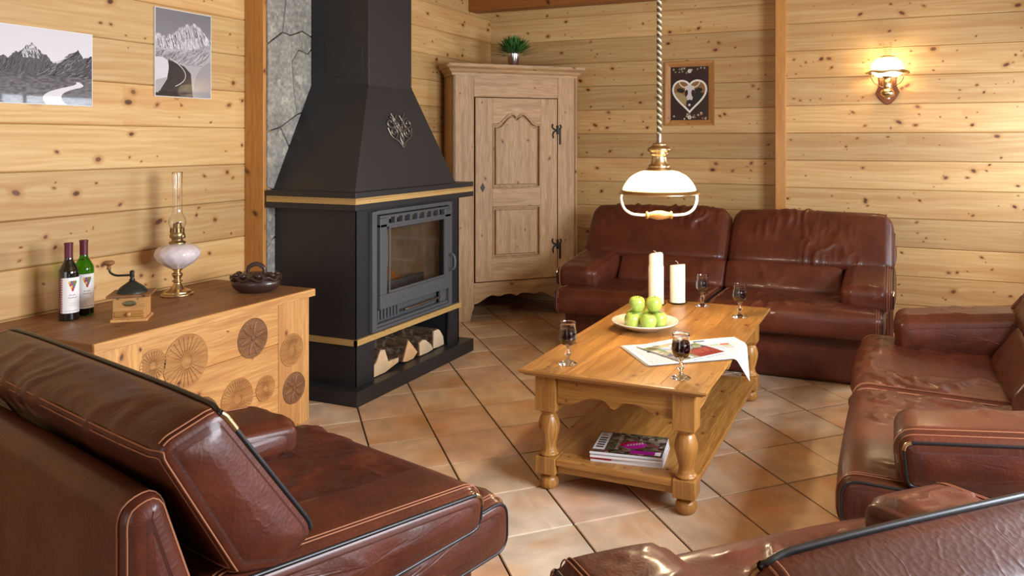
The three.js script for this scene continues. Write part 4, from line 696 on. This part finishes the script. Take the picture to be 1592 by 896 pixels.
// plate of green apples
{
  const px = -1.08, pz = -3.54, ft = phy({ color: lin(0.82, 0.77, 0.66), roughness: 0.2, clearcoat: 0.5 });
  single('fruit_plate', lathe([[0, 0.002], [0.05, 0], [0.07, 0], [0.074, 0.008], [0.1, 0.012], [0.148, 0.034], [0.156, 0.04], [0.154, 0.044], [0.142, 0.04], [0.1, 0.018], [0.07, 0.013], [0, 0.012]], 64), ft, 'wide cream plate holding green apples', 'plate', [px, TT, pz]);
  const ap = [[0, 0.012], [0.008, 0.004], [0.016, 0], [0.026, 0.006], [0.034, 0.02], [0.038, 0.038], [0.036, 0.053], [0.028, 0.065], [0.018, 0.069], [0.009, 0.066], [0.003, 0.058], [0, 0.056]], body = smoothLathe(ap, 36, 44);
  const p = body.attributes.position, col = new Float32Array(p.count * 3); for (let i = 0; i < p.count; i++) { const a = Math.atan2(p.getZ(i), p.getX(i)), n = fbm(a * 3 + 9, p.getY(i) * 60, 5, 3), sp = vnoise(a * 22, p.getY(i) * 420, 8) > 0.86 ? 0.09 : 0, bl = sm(0.6, 0.8, fbm(a * 1.2 + 2, p.getY(i) * 20, 6, 2)); col.set([0.3 + 0.12 * n + sp + 0.1 * bl, 0.46 + 0.1 * n + sp, 0.06 + 0.05 * n + sp], i * 3); const k = 1 + 0.02 * Math.cos(a * 5) * (p.getY(i) < 0.03 ? 1 : 0.2); p.setX(i, p.getX(i) * k); p.setZ(i, p.getZ(i) * k); }
  body.setAttribute('color', new THREE.BufferAttribute(col, 3)); body.computeVertexNormals();
  const sk = phy({ vertexColors: true, roughness: 0.32, clearcoat: 0.4, clearcoatRoughness: 0.25 }), stem = tube([[0, 0.056, 0], [0.001, 0.068, 0], [0.004, 0.076, 0.001]], 0.0014, 8, 6), sm2 = std({ color: lin(0.1, 0.06, 0.03), roughness: 0.8 });
  const ringAt = (deg) => [0.066 * Math.cos(deg * D2R), 0.013, 0.066 * Math.sin(deg * D2R)];
  const A = [[...ringAt(60), 2.1, 'green apple at the front middle of the plate'], [...ringAt(132), 0.5, 'green apple at the left front of the plate'], [...ringAt(204), 5.2, 'green apple at the back left of the plate, half hidden'], [...ringAt(276), 1.2, 'green apple at the back of the plate, mostly hidden'], [...ringAt(348), 3.9, 'green apple at the right of the plate'], [-0.034, 0.082, 0.012, 4.5, 'green apple on top of the pile, left one'], [0.041, 0.084, -0.008, 0.2, 'green apple on top of the pile, right one']];
  A.forEach(([x, y, z, r, label], k) => { const t = thing('green_apple', label, 'apple', [px + x, TT + y, pz + z], r, 'green apples on the plate'); part('fruit', body, sk, t); part('stem', stem, sm2, t); t.rotation.x = k % 2 ? 0.06 : -0.05; });
}
// reading matter
const scribbles = (c, R, x, y, w, h, lh, col) => { c.fillStyle = col; for (let yy = y; yy < y + h; yy += lh) { let xx = x; while (xx < x + w - lh * 0.5) { const l = Math.min(lh * (0.5 + 2.2 * R()), x + w - xx); c.fillRect(xx, yy, l * 0.86, lh * 0.42); xx += l + lh * 0.3; } } };
{
  const news = canvasTex(1024, 768, (c, w, h) => {
    const R = rng(12); c.fillStyle = '#f1efec'; c.fillRect(0, 0, w, h);
    scribbles(c, R, 330, 40, 480, 70, 100, '#28365e'); scribbles(c, R, 40, 140, 940, 20, 24, '#555');
    c.fillStyle = '#3f5c86'; c.font = 'italic 88px serif'; for (let k = 0; k < 4; k++) scribbles(c, R, 40 + k * 240, 190, 210, 540, 16, '#555');
    const P = ['#c9a9b8', '#8fae8a', '#b7503f', '#9fb4c8']; for (let k = 0; k < 9; k++) { c.fillStyle = P[k % 4]; c.fillRect(620 + (k % 3) * 90, 210 + Math.floor(k / 3) * 60, 84, 54); }
    c.fillStyle = '#2d3a55'; for (let k = 0; k < 5; k++) c.fillRect(120 + k * 60, 300 + (k % 2) * 20, 40, 46);
  });
  const nm = std({ map: news, color: lin(0.8, 0.8, 0.8), roughness: 0.85, side: THREE.DoubleSide });
  // sheet lying on the table, its right part bent down over the edge
  const NX = 30, NZ = 18, sheets = 3, EX = TX + 0.368;
  const geo = (lift, sh) => {
    const pos = [], uv = [], idx = [], O = [-0.885, -2.955], u = [0.41, -0.33], v = [-0.19, -0.24];
    for (let side = 0; side < 2; side++) for (let j = 0; j <= NZ; j++) for (let i = 0; i <= NX; i++) {
      const s = i / NX, q = j / NZ; let x = O[0] + u[0] * (s + sh) + v[0] * q, z = O[1] + u[1] * s + v[1] * q, y = TT + lift + side * 0.0012 + 0.002 * Math.sin(s * 5 + q * 3) * q; const e = x - EX;
      if (e > 0) { const a = Math.min(e / 0.02, 1.25), c2 = Math.max(0, e - 0.025); x = EX + 0.02 * Math.sin(a) + c2 * Math.cos(1.25); y -= 0.02 * (1 - Math.cos(a)) + c2 * Math.sin(1.25); }
      pos.push(x, y, z); uv.push(s, q);
    }
    const n = (NX + 1) * (NZ + 1); for (let j = 0; j < NZ; j++) for (let i = 0; i < NX; i++) { const a = j * (NX + 1) + i, b = a + 1, c = a + NX + 1, d = c + 1; idx.push(n + a, n + b, n + c, n + b, n + d, n + c, a, c, b, b, c, d); }
    const g = new THREE.BufferGeometry(); g.setAttribute('position', new THREE.Float32BufferAttribute(pos, 3)); g.setAttribute('uv', new THREE.Float32BufferAttribute(uv, 2)); g.setIndex(idx); g.computeVertexNormals(); return g;
  };
  const t = thing('newspaper', 'folded white newspaper hanging over the right edge of the table', 'newspaper', [-0.72, TT, -3.2]);
  for (let k = 0; k < sheets; k++) part('page', geo(0.001 + k * 0.0022, -0.012 * (2 - k)).translate(0.72, -TT, 3.2), nm, t);
  const cover = canvasTex(768, 1024, (c, w, h) => {
    const R = rng(15); c.fillStyle = '#8c8a78'; c.fillRect(0, 0, w, h); c.fillStyle = '#f2f0ee'; c.fillRect(0, 0, w, 170); scribbles(c, R, 60, 40, 640, 80, 110, '#8b93a8');
    const P = ['#5f7a4e', '#a89a7c', '#39415e', '#c7b48e', '#7d8fb0', '#4a3a30', '#b8bfc9']; for (let k = 0; k < 60; k++) { c.fillStyle = P[Math.floor(R() * 7)]; c.beginPath(); c.ellipse(R() * w, 190 + R() * 800, 40 + R() * 90, 24 + R() * 50, R() * 3, 0, 7); c.fill(); }
    c.fillStyle = '#7a2a26'; c.fillRect(330, 640, 438, 384); scribbles(c, R, 360, 680, 360, 200, 50, '#a0584e');
  });
  const m = thing('magazine', 'colour magazine lying across the newspaper behind the near wine glass', 'magazine', [-0.828, TT + 0.0095, -3.215], 58 * D2R);
  part('pages', box(-0.122, 0.122, 0, 0.004, -0.138, 0.138), std({ color: lin(0.78, 0.76, 0.72), roughness: 0.8 }), m);
  const cg = new THREE.PlaneGeometry(0.244, 0.276, 6, 8).rotateX(-Math.PI / 2).translate(0, 0.0046, 0); part('cover', cg, phy({ map: cover, roughness: 0.3 }), m);
  const top = canvasTex(1024, 768, (c, w, h) => {
    const R = rng(19); c.fillStyle = '#5a4a3c'; c.fillRect(0, 0, w, h); const P = ['#6d6255', '#3a322a', '#8b7d6a', '#4d5a3a', '#7a3a34', '#2c2620']; for (let k = 0; k < 150; k++) { c.fillStyle = P[Math.floor(R() * 6)]; c.beginPath(); c.ellipse(200 + R() * 820, R() * h, 15 + R() * 60, 10 + R() * 40, R() * 3, 0, 7); c.fill(); }
    c.fillStyle = '#e9e6e2'; c.fillRect(20, 30, 170, 640); scribbles(c, R, 50, 60, 110, 90, 60, '#55606e'); c.fillStyle = '#39414d'; for (let k = 0; k < 5; k++) c.fillRect(50, 210 + k * 84, 110, 50);
    c.fillStyle = '#b3122e'; c.beginPath(); c.ellipse(500, 380, 150, 70, -0.7, 0, 7); c.fill(); c.fillStyle = '#c0249a'; c.beginPath(); c.ellipse(590, 420, 170, 110, -0.5, 0, 7); c.fill(); c.fillStyle = '#d8b8a0'; for (let k = 0; k < 6; k++) c.fillRect(480 + k * 38, 400 - k * 22, 26, 60); c.fillStyle = '#a81e8c'; c.fillRect(560, 590, 350, 120); c.fillStyle = '#eeeae6'; c.fillRect(910, 590, 80, 120); scribbles(c, R, 330, 80, 60, 560, 40, '#c9bda4');
  });
  const mats = [[0.8, 0.78, 0.76], [0.7, 0.72, 0.75], [0.82, 0.78, 0.76], [0.78, 0.78, 0.8]], lab = ['white spined magazine at the bottom of the stack on the lower shelf', 'magazine with a red spine mark, second from the bottom of the shelf stack', 'white spined magazine, third from the bottom of the shelf stack', 'magazine with a pink flower cover on top of the shelf stack'];
  for (let k = 0; k < 4; k++) {
    const g = thing('magazine', lab[k], 'magazine', [-0.955 - 0.004 * (k % 2), 0.1242 + k * 0.0096, -2.945 + 0.004 * (k % 3)], (8 + [0, -1.2, 1, 0.4][k]) * D2R, 'magazines stacked on the lower shelf'), paper = std({ color: lin(...mats[k]), roughness: 0.7 });
    part('pages', box(-0.138, 0.138, 0, 0.009, -0.105, 0.103, 0.0015), paper, g); part('spine', box(-0.1385, k === 1 ? -0.05 : 0.138, 0.0003, 0.0092, 0.1032, 0.1052), k === 1 ? std({ color: lin(0.45, 0.02, 0.03), roughness: 0.5 }) : paper, g);
    part('cover', box(-0.1385, 0.1385, 0.009, 0.0095, -0.1055, 0.1052), k === 3 ? [0, 1, 2, 3, 4, 5].map((i) => (i === 2 ? phy({ map: top, roughness: 0.25 }) : paper))[2] : std({ color: lin(0.3, 0.26, 0.24), roughness: 0.4 }), g);
  }
}

// ------------------------------------------------------------------ pictures
function landscape(w, h, kind) {
  return canvasTex(w, h, (c) => {
    const R = rng(kind + 30), grey = (v) => `rgb(${v},${v},${Math.min(255, v + 3)})`;
    for (let y = 0; y < h; y++) { c.fillStyle = grey(Math.round((kind ? 120 : 214) + (kind ? 40 : 12) * y / h)); c.fillRect(0, y, w, 1); }
    const ridge = (pts, base, col, rough, seed) => { c.fillStyle = grey(col); c.beginPath(); c.moveTo(-5, base); const o = []; for (let x = 0; x <= w; x += 2) { let i = 0; while (i < pts.length - 2 && pts[i + 1][0] * w < x) i++; const [x0, y0] = pts[i], [x1, y1] = pts[i + 1], t = clamp((x / w - x0) / (x1 - x0)); const y = (lerp(y0, y1, t) + (fbm(x / 18, 3, seed, 4) - 0.5) * rough) * h; o.push([x, y]); c.lineTo(x, y); } c.lineTo(w + 5, base); c.closePath(); c.fill(); return o; };
    const streak = (o, low, n, cols, len, lean) => { for (let k = 0; k < n; k++) { const [x, y] = o[Math.floor(R() * o.length)], q = R(), yy = y + q * q * (low - y); c.strokeStyle = grey(cols[Math.floor(R() * cols.length)]); c.lineWidth = 1 + 3 * R(); c.beginPath(); c.moveTo(x, yy); c.lineTo(x + lean * len * (0.4 + R()), Math.min(low, yy + len * (0.5 + R()))); c.stroke(); } };
    if (!kind) {
      const hz = 0.62 * h; let o = ridge([[0, 0.42], [0.14, 0.36], [0.24, 0.42], [0.32, 0.33], [0.44, 0.2], [0.52, 0.3], [0.62, 0.42], [0.72, 0.5], [1, 0.5]], hz, 96, 0.07, 2); streak(o, hz, 420, [60, 80, 118, 140, 52], 34, -0.5); streak(o.slice(Math.floor(w * 0.18), Math.floor(w * 0.25)), 0.4 * h, 90, [225, 205, 235], 22, 0.4);
      o = ridge([[0, 0.62], [0.5, 0.62], [0.66, 0.46], [0.86, 0.24], [0.92, 0.34], [1, 0.3]], hz, 84, 0.05, 5); streak(o.slice(Math.floor(w * 0.22)), hz, 420, [50, 70, 110, 150, 96], 40, -1.3);
      for (let y = Math.floor(hz); y < h; y++) for (let x = 0; x < w; x += 3) { c.fillStyle = grey(Math.round(92 + 70 * (fbm(x / 26, y / 9, 8, 4) - 0.35) + 40 * (y - hz) / h)); c.fillRect(x, y, 3, 1); }
      c.fillStyle = grey(218); c.beginPath(); c.moveTo(0.57 * w, h); c.bezierCurveTo(0.5 * w, 0.9 * h, 0.55 * w, 0.84 * h, 0.72 * w, 0.77 * h); c.bezierCurveTo(0.86 * w, 0.72 * h, 0.86 * w, 0.7 * h, 0.84 * w, 0.68 * h); c.lineTo(0.88 * w, 0.68 * h); c.bezierCurveTo(0.9 * w, 0.71 * h, 0.95 * w, 0.72 * h, 0.88 * w, 0.76 * h); c.bezierCurveTo(0.7 * w, 0.82 * h, 0.66 * w, 0.9 * h, 0.76 * w, h); c.fill();
    } else {
      const o = ridge([[0, 0.28], [0.2, 0.32], [0.4, 0.22], [0.65, 0.12], [0.8, 0.16], [1, 0.32]], 0.5 * h, 176, 0.08, 12); streak(o, 0.45 * h, 500, [90, 120, 210, 235, 70, 240], 60, 0.35);
      let p = ridge([[0, 0.46], [0.3, 0.48], [0.7, 0.42], [1, 0.34]], h, 168, 0.05, 15); streak(p, 0.62 * h, 260, [110, 140, 200, 90], 50, -1.2);
      c.fillStyle = grey(52); c.beginPath(); c.moveTo(0.22 * w, 0.58 * h); c.lineTo(0.5 * w, 0.64 * h); c.lineTo(0.62 * w, 0.72 * h); c.lineTo(0.66 * w, h); c.lineTo(0.02 * w, h); c.lineTo(0.2 * w, 0.8 * h); c.fill();
      c.fillStyle = grey(205); c.beginPath(); c.moveTo(0, 0.56 * h); c.bezierCurveTo(0.3 * w, 0.52 * h, 0.22 * w, 0.7 * h, 0.2 * w, 0.78 * h); c.lineTo(0, 0.82 * h); c.fill(); c.fillStyle = grey(150); c.beginPath(); c.moveTo(w, 0.56 * h); c.bezierCurveTo(0.8 * w, 0.6 * h, 0.66 * w, 0.74 * h, 0.66 * w, h); c.lineTo(w, h); c.fill();
      c.strokeStyle = grey(210); c.lineWidth = 5; c.beginPath(); c.moveTo(0.24 * w, 0.56 * h); c.bezierCurveTo(0.6 * w, 0.68 * h, 0.6 * w, 0.8 * h, 0.34 * w, 0.88 * h); c.stroke(); c.fillStyle = grey(38); for (let k = 0; k < 60; k++) { c.beginPath(); c.ellipse(0.02 * w + R() * 0.5 * w, 0.95 * h + R() * 0.05 * h, 12, 8 + 12 * R(), 0, 0, 7); c.fill(); }
    }
  });
}
for (const [z0, z1, y0, y1, kind, label] of [[-2.362, -1.89, 1.499, 1.813, 0, 'black and white photo of mountains and a winding road, at the left edge'], [-3.01, -2.677, 1.562, 1.987, 1, 'upright black and white photo of a snowy peak beside the post']]) {
  const w = z1 - z0, h = y1 - y0, t = thing('wall_picture', label, 'picture', [WX, y0, (z0 + z1) / 2], Math.PI / 2, 'black and white mountain photographs');
  part('mount', box(-w / 2, w / 2, 0, h, 0.001, 0.01), std({ color: lin(0.75, 0.75, 0.76), roughness: 0.5 }), t);
  part('print', new THREE.PlaneGeometry(w - 0.006, h - 0.006).translate(0, h / 2, 0.0105), phy({ map: landscape(kind ? 512 : 768, kind ? 660 : 512, kind), roughness: 0.7, specularIntensity: 0.1, clearcoat: 1, clearcoatRoughness: 0.03 }), t);
}
{
  const w = 0.385, h = 0.5, t = thing('framed_picture', 'wood framed picture of a cow head inside a white heart', 'picture', [-1.482, 1.469, BZ]);
  const fr = std({ map: T.chest, color: lin(0.75, 0.7, 0.62), roughness: 0.5 }), b = 0.042, prof = [[0, 0.002], [b, 0.002], [b, 0.014], [b * 0.6, 0.02], [0, 0.028]];
  const c = [[-w / 2, 0, 1, 1], [w / 2, 0, -1, 1], [w / 2, h, -1, -1], [-w / 2, h, 1, -1]];
  for (let a = 0; a < 4; a++) {
    const A = c[a], B = c[(a + 1) % 4], pos = []; const P = [A, B].map(([x, y, mx, my]) => prof.map(([o, z]) => [x + mx * o, y + my * o, z]));
    for (let i = 0; i < prof.length; i++) { const j = (i + 1) % prof.length; for (const q of [P[0][i], P[1][j], P[1][i], P[0][i], P[0][j], P[1][j]]) pos.push(...q); }
    const g = new THREE.BufferGeometry(); g.setAttribute('position', new THREE.Float32BufferAttribute(pos, 3)); g.computeVertexNormals(); g.setAttribute('uv', new THREE.Float32BufferAttribute(new Float32Array(pos.length / 3 * 2), 2)); part('frame_side', grain(g, a % 2 ? 1 : 0, 0.6, 0.3, a * 0.3, a * 0.2), fr, t);
  }
  const art = canvasTex(512, 700, (g, W, H) => {
    const R = rng(44); g.fillStyle = '#2e1610'; g.fillRect(0, 0, W, H);
    const heart = (cx, cy, s) => { g.beginPath(); g.moveTo(cx, cy - 0.28 * s); g.bezierCurveTo(cx - 0.12 * s, cy - 0.56 * s, cx - 0.62 * s, cy - 0.5 * s, cx - 0.6 * s, cy - 0.1 * s); g.bezierCurveTo(cx - 0.56 * s, cy + 0.2 * s, cx - 0.2 * s, cy + 0.42 * s, cx, cy + 0.66 * s); g.bezierCurveTo(cx + 0.2 * s, cy + 0.42 * s, cx + 0.56 * s, cy + 0.2 * s, cx + 0.6 * s, cy - 0.1 * s); g.bezierCurveTo(cx + 0.62 * s, cy - 0.5 * s, cx + 0.12 * s, cy - 0.56 * s, cx, cy - 0.28 * s); g.closePath(); };
    heart(256, 350, 366); g.fillStyle = '#8a6238'; g.fill(); g.save(); g.clip(); g.fillStyle = '#1d1714'; g.beginPath(); g.ellipse(390, 520, 170, 190, -0.5, 0, 7); g.fill(); g.fillStyle = '#a38f62'; g.beginPath(); g.ellipse(110, 430, 110, 90, 0.4, 0, 7); g.fill(); g.restore(); heart(256, 350, 366); g.lineWidth = 24; g.strokeStyle = '#e9e4da'; g.stroke();
    g.strokeStyle = '#d9cdb0'; g.lineWidth = 15; for (const s of [-1, 1]) { g.beginPath(); g.moveTo(256 + s * 60, 270); g.quadraticCurveTo(256 + s * 120, 262, 256 + s * 138, 200); g.stroke(); }
    g.fillStyle = '#17110f'; for (const s of [-1, 1]) { g.beginPath(); g.ellipse(256 + s * 118, 310, 52, 30, s * -0.2, 0, 7); g.fill(); }
    g.fillStyle = '#cfcac6'; g.beginPath(); g.moveTo(192, 262); g.quadraticCurveTo(256, 222, 322, 262); g.lineTo(312, 360); g.lineTo(286, 450); g.lineTo(228, 450); g.lineTo(204, 360); g.fill(); g.fillStyle = '#241a17'; g.beginPath(); g.ellipse(214, 345, 20, 44, 0.1, 0, 7); g.fill(); g.beginPath(); g.ellipse(304, 352, 24, 50, -0.1, 0, 7); g.fill(); g.beginPath(); g.ellipse(258, 466, 46, 34, 0, 0, 7); g.fill(); g.fillStyle = '#d9d4cc'; g.beginPath(); g.arc(254, 500, 16, 0, 7); g.fill();
    for (let k = 0; k < 34; k++) { const top = k % 2, x = 30 + R() * 452, y = top ? 22 + R() * 60 : 590 + R() * 90; g.fillStyle = ['#cfc6b4', '#8f9a6a', '#a8763c', '#b7b0a4'][k % 4]; for (let q = 0; q < 5; q++) { g.beginPath(); g.arc(x + 8 * Math.cos(q * 1.257), y + 8 * Math.sin(q * 1.257), 5, 0, 7); g.fill(); } }
    g.fillStyle = '#d8d2c6'; for (const [x, y] of [[256, 60], [256, 660]]) for (let q = 0; q < 6; q++) { g.beginPath(); g.arc(x + 17 * Math.cos(q * 1.047), y + 17 * Math.sin(q * 1.047), 11, 0, 7); g.fill(); }
  });
  part('painting', new THREE.PlaneGeometry(w - 2 * b + 0.004, h - 2 * b + 0.004).translate(0, h / 2, 0.009), std({ map: art, roughness: 0.4 }), t);
}

// ------------------------------------------------------------------ lamps
{
  const x = -1.0, z = -3.5, t = thing('pendant_lamp', 'brass pendant lamp with glowing white glass shade and wooden pull grip', 'lamp', [x, 1.0, z]);
  const y = (v) => v - 1.0;
  for (const [ph, col] of [[0, [0.5, 0.42, 0.26]], [Math.PI, [0.06, 0.04, 0.02]]]) { const pts = []; for (let k = 0; k <= 400; k++) { const s = k / 400, a = ph + s * 2 * Math.PI * 40; pts.push([0.006 * Math.cos(a), lerp(y(1.375), y(CEIL - 0.05), s), 0.006 * Math.sin(a)]); } part('cord', tube(pts, 0.0062, 800, 6), std({ color: lin(...col), roughness: 0.5 }), t); }
  part('ceiling_rose', lathe([[0, y(CEIL) - 0.002], [0.055, y(CEIL) - 0.002], [0.05, y(CEIL) - 0.03], [0.02, y(CEIL) - 0.055], [0, y(CEIL) - 0.056]], 32), M.brass, t);
  part('stem', lathe([[0, y(1.33)], [0.0115, y(1.33)], [0.0115, y(1.385)], [0, y(1.385)]], 20), std({ color: lin(0.3, 0.24, 0.18), metalness: 1, roughness: 0.3 }), t);
  part('cap', smoothLathe([[0.062, y(1.212)], [0.058, y(1.222)], [0.05, y(1.228)], [0.05, y(1.236)], [0.042, y(1.243)], [0.036, y(1.26)], [0.035, y(1.28)], [0.044, y(1.29)], [0.042, y(1.296)], [0.054, y(1.306)], [0.054, y(1.314)], [0.042, y(1.322)], [0.032, y(1.328)], [0.03, y(1.336)], [0.012, y(1.342)], [0, y(1.342)]], 40, 100), M.brass, t);
  const glow = phy({ color: lin(0.9, 0.86, 0.76), roughness: 0.35, transmission: 0.35, thickness: 0, emissive: lin(1.0, 0.78, 0.46), emissiveIntensity: 0.35 });
  part('shade', smoothLathe([[0.055, y(1.216)], [0.09, y(1.208)], [0.13, y(1.185)], [0.158, y(1.15)], [0.168, y(1.124)], [0.165, y(1.122)], [0.154, y(1.15)], [0.127, y(1.181)], [0.088, y(1.203)], [0.055, y(1.211)]], 64, 70), glow, t, 'glowing white glass shade');
  part('rim', smoothLathe([[0.166, y(1.126)], [0.176, y(1.122)], [0.187, y(1.112)], [0.188, y(1.108)], [0.18, y(1.108)], [0.166, y(1.116)], [0.16, y(1.118)], [0.166, y(1.126)]], 64, 50), M.brass, t);
  const cream = phy({ color: lin(0.8, 0.72, 0.58), roughness: 0.3, clearcoat: 0.5 }), c = Math.cos(23 * D2R), s = -Math.sin(23 * D2R);
  const hnd = [[-0.172, 1.112], [-0.174, 1.08], [-0.16, 1.04], [-0.13, 1.017], [-0.09, 1.01], [0, 1.009], [0.09, 1.01], [0.13, 1.017], [0.16, 1.04], [0.174, 1.08], [0.172, 1.112]].map(([a, b]) => [a * c, y(b), a * s]);
  const hb = part('pull_handle', tube(hnd, 0.0062, 80, 10), cream, t, 'cream curved pull handle');
  const gr = smoothLathe([[0, -0.062], [0.012, -0.062], [0.018, -0.056], [0.013, -0.048], [0.014, -0.04], [0.02, -0.015], [0.02, 0.015], [0.014, 0.04], [0.013, 0.048], [0.018, 0.056], [0.012, 0.062], [0, 0.062]], 24, 60).rotateZ(Math.PI / 2).rotateY(-Math.atan2(s, c)).translate(0, y(1.009), 0); part('grip', grain(gr, 0, 0.3, 0.2), M.honey, hb, 'turned wooden grip');
  part('bulb', new THREE.SphereGeometry(0.03, 20, 14).translate(0, y(1.135), 0), std({ color: lin(1, 1, 1), emissive: lin(1, 0.78, 0.48), emissiveIntensity: 6 }), t);
  const l = new THREE.PointLight(new THREE.Color(1, 0.78, 0.5), 1.9); l.position.set(0, y(1.125), 0); l.castShadow = true; l.shadow.radius = 1.5; t.add(l);
}
{
  const t = thing('wall_lamp', 'copper and brass wall lamp with lit white shade on the right-hand panelling', 'lamp', [-0.057, 1.595, BZ2]);
  const half = [[0, 0], [0.02, 0.008], [0.044, 0.03], [0.064, 0.058], [0.076, 0.085], [0.066, 0.108], [0.056, 0.13], [0.054, 0.16], [0.058, 0.192], [0.03, 0.2]], sh = [...half, ...half.slice(1).reverse().map(([x, y]) => [-x, y])];
  part('back_plate', prism(sh, 0.014, 0.004), std({ color: lin(0.34, 0.13, 0.07), roughness: 0.24, metalness: 0.9 }), t, 'dark copper shield shaped plate');
  part('font', smoothLathe([[0, 0.03], [0.016, 0.033], [0.02, 0.045], [0.04, 0.062], [0.044, 0.08], [0.034, 0.098], [0.024, 0.104], [0.028, 0.115], [0.03, 0.14], [0.026, 0.17], [0.034, 0.19], [0, 0.195]], 32, 70).translate(0, 0, 0.085), M.brass, t, 'brass lamp body');
  part('bracket', merge(tube([[0, 0.07, 0.012], [0, 0.06, 0.04], [0, 0.07, 0.06]], 0.007, 16, 8), tube([[-0.03, 0.12, 0.02], [-0.085, 0.15, 0.06], [-0.1, 0.19, 0.085], [-0.095, 0.212, 0.085]], 0.0035, 24, 6), tube([[0.03, 0.12, 0.02], [0.085, 0.15, 0.06], [0.1, 0.19, 0.085], [0.095, 0.212, 0.085]], 0.0035, 24, 6)), M.brass, t);
  const glow = phy({ color: lin(0.95, 0.9, 0.8), roughness: 0.4, transmission: 0.3, thickness: 0, emissive: lin(1, 0.82, 0.52), emissiveIntensity: 0.9 });
  part('shade', smoothLathe([[0.034, 0.312], [0.06, 0.305], [0.088, 0.28], [0.102, 0.245], [0.102, 0.22], [0.084, 0.195], [0.06, 0.182], [0.058, 0.185], [0.08, 0.198], [0.099, 0.221], [0.099, 0.244], [0.085, 0.278], [0.058, 0.301], [0.034, 0.308]], 48, 90).translate(0, 0, 0.118), glow, t, 'glowing white glass shade');
  const rm = smoothLathe([[0.1, 0.222], [0.118, 0.214], [0.134, 0.206], [0.138, 0.209], [0.12, 0.22], [0.104, 0.228], [0.1, 0.222]], 72, 40), p = rm.attributes.position; for (let i = 0; i < p.count; i++) { const a = Math.atan2(p.getZ(i), p.getX(i)), r = Math.hypot(p.getX(i), p.getZ(i)); p.setY(i, p.getY(i) + 0.006 * sm(0.105, 0.138, r) * Math.sin(a * 6)); } rm.scale(1, 1, 0.82).translate(0, 0, 0.118); rm.computeVertexNormals(); part('rim', rm, M.oldBrass, t);
  part('crown', lathe([[0.03, 0.308], [0.046, 0.312], [0.046, 0.318], [0.03, 0.322], [0.028, 0.316]], 32).translate(0, 0, 0.118), M.oldBrass, t);
  part('chimney', lathe([[0.026, 0.316], [0.026, 0.41], [0.0245, 0.41], [0.0245, 0.316]], 32).translate(0, 0, 0.118), M.glass, t);
  part('bulb', new THREE.SphereGeometry(0.026, 18, 12).translate(0, 0.245, 0.118), std({ color: lin(1, 1, 1), emissive: lin(1, 0.8, 0.5), emissiveIntensity: 6 }), t);
  const l = new THREE.PointLight(new THREE.Color(1, 0.76, 0.46), 0.42); l.position.set(0, 0.245, 0.118); l.castShadow = true; l.shadow.radius = 1.3; t.add(l);
}
scene.traverse((o) => { if (o.isMesh) o.castShadow = o.receiveShadow = true; });
renderer.render(scene, camera);
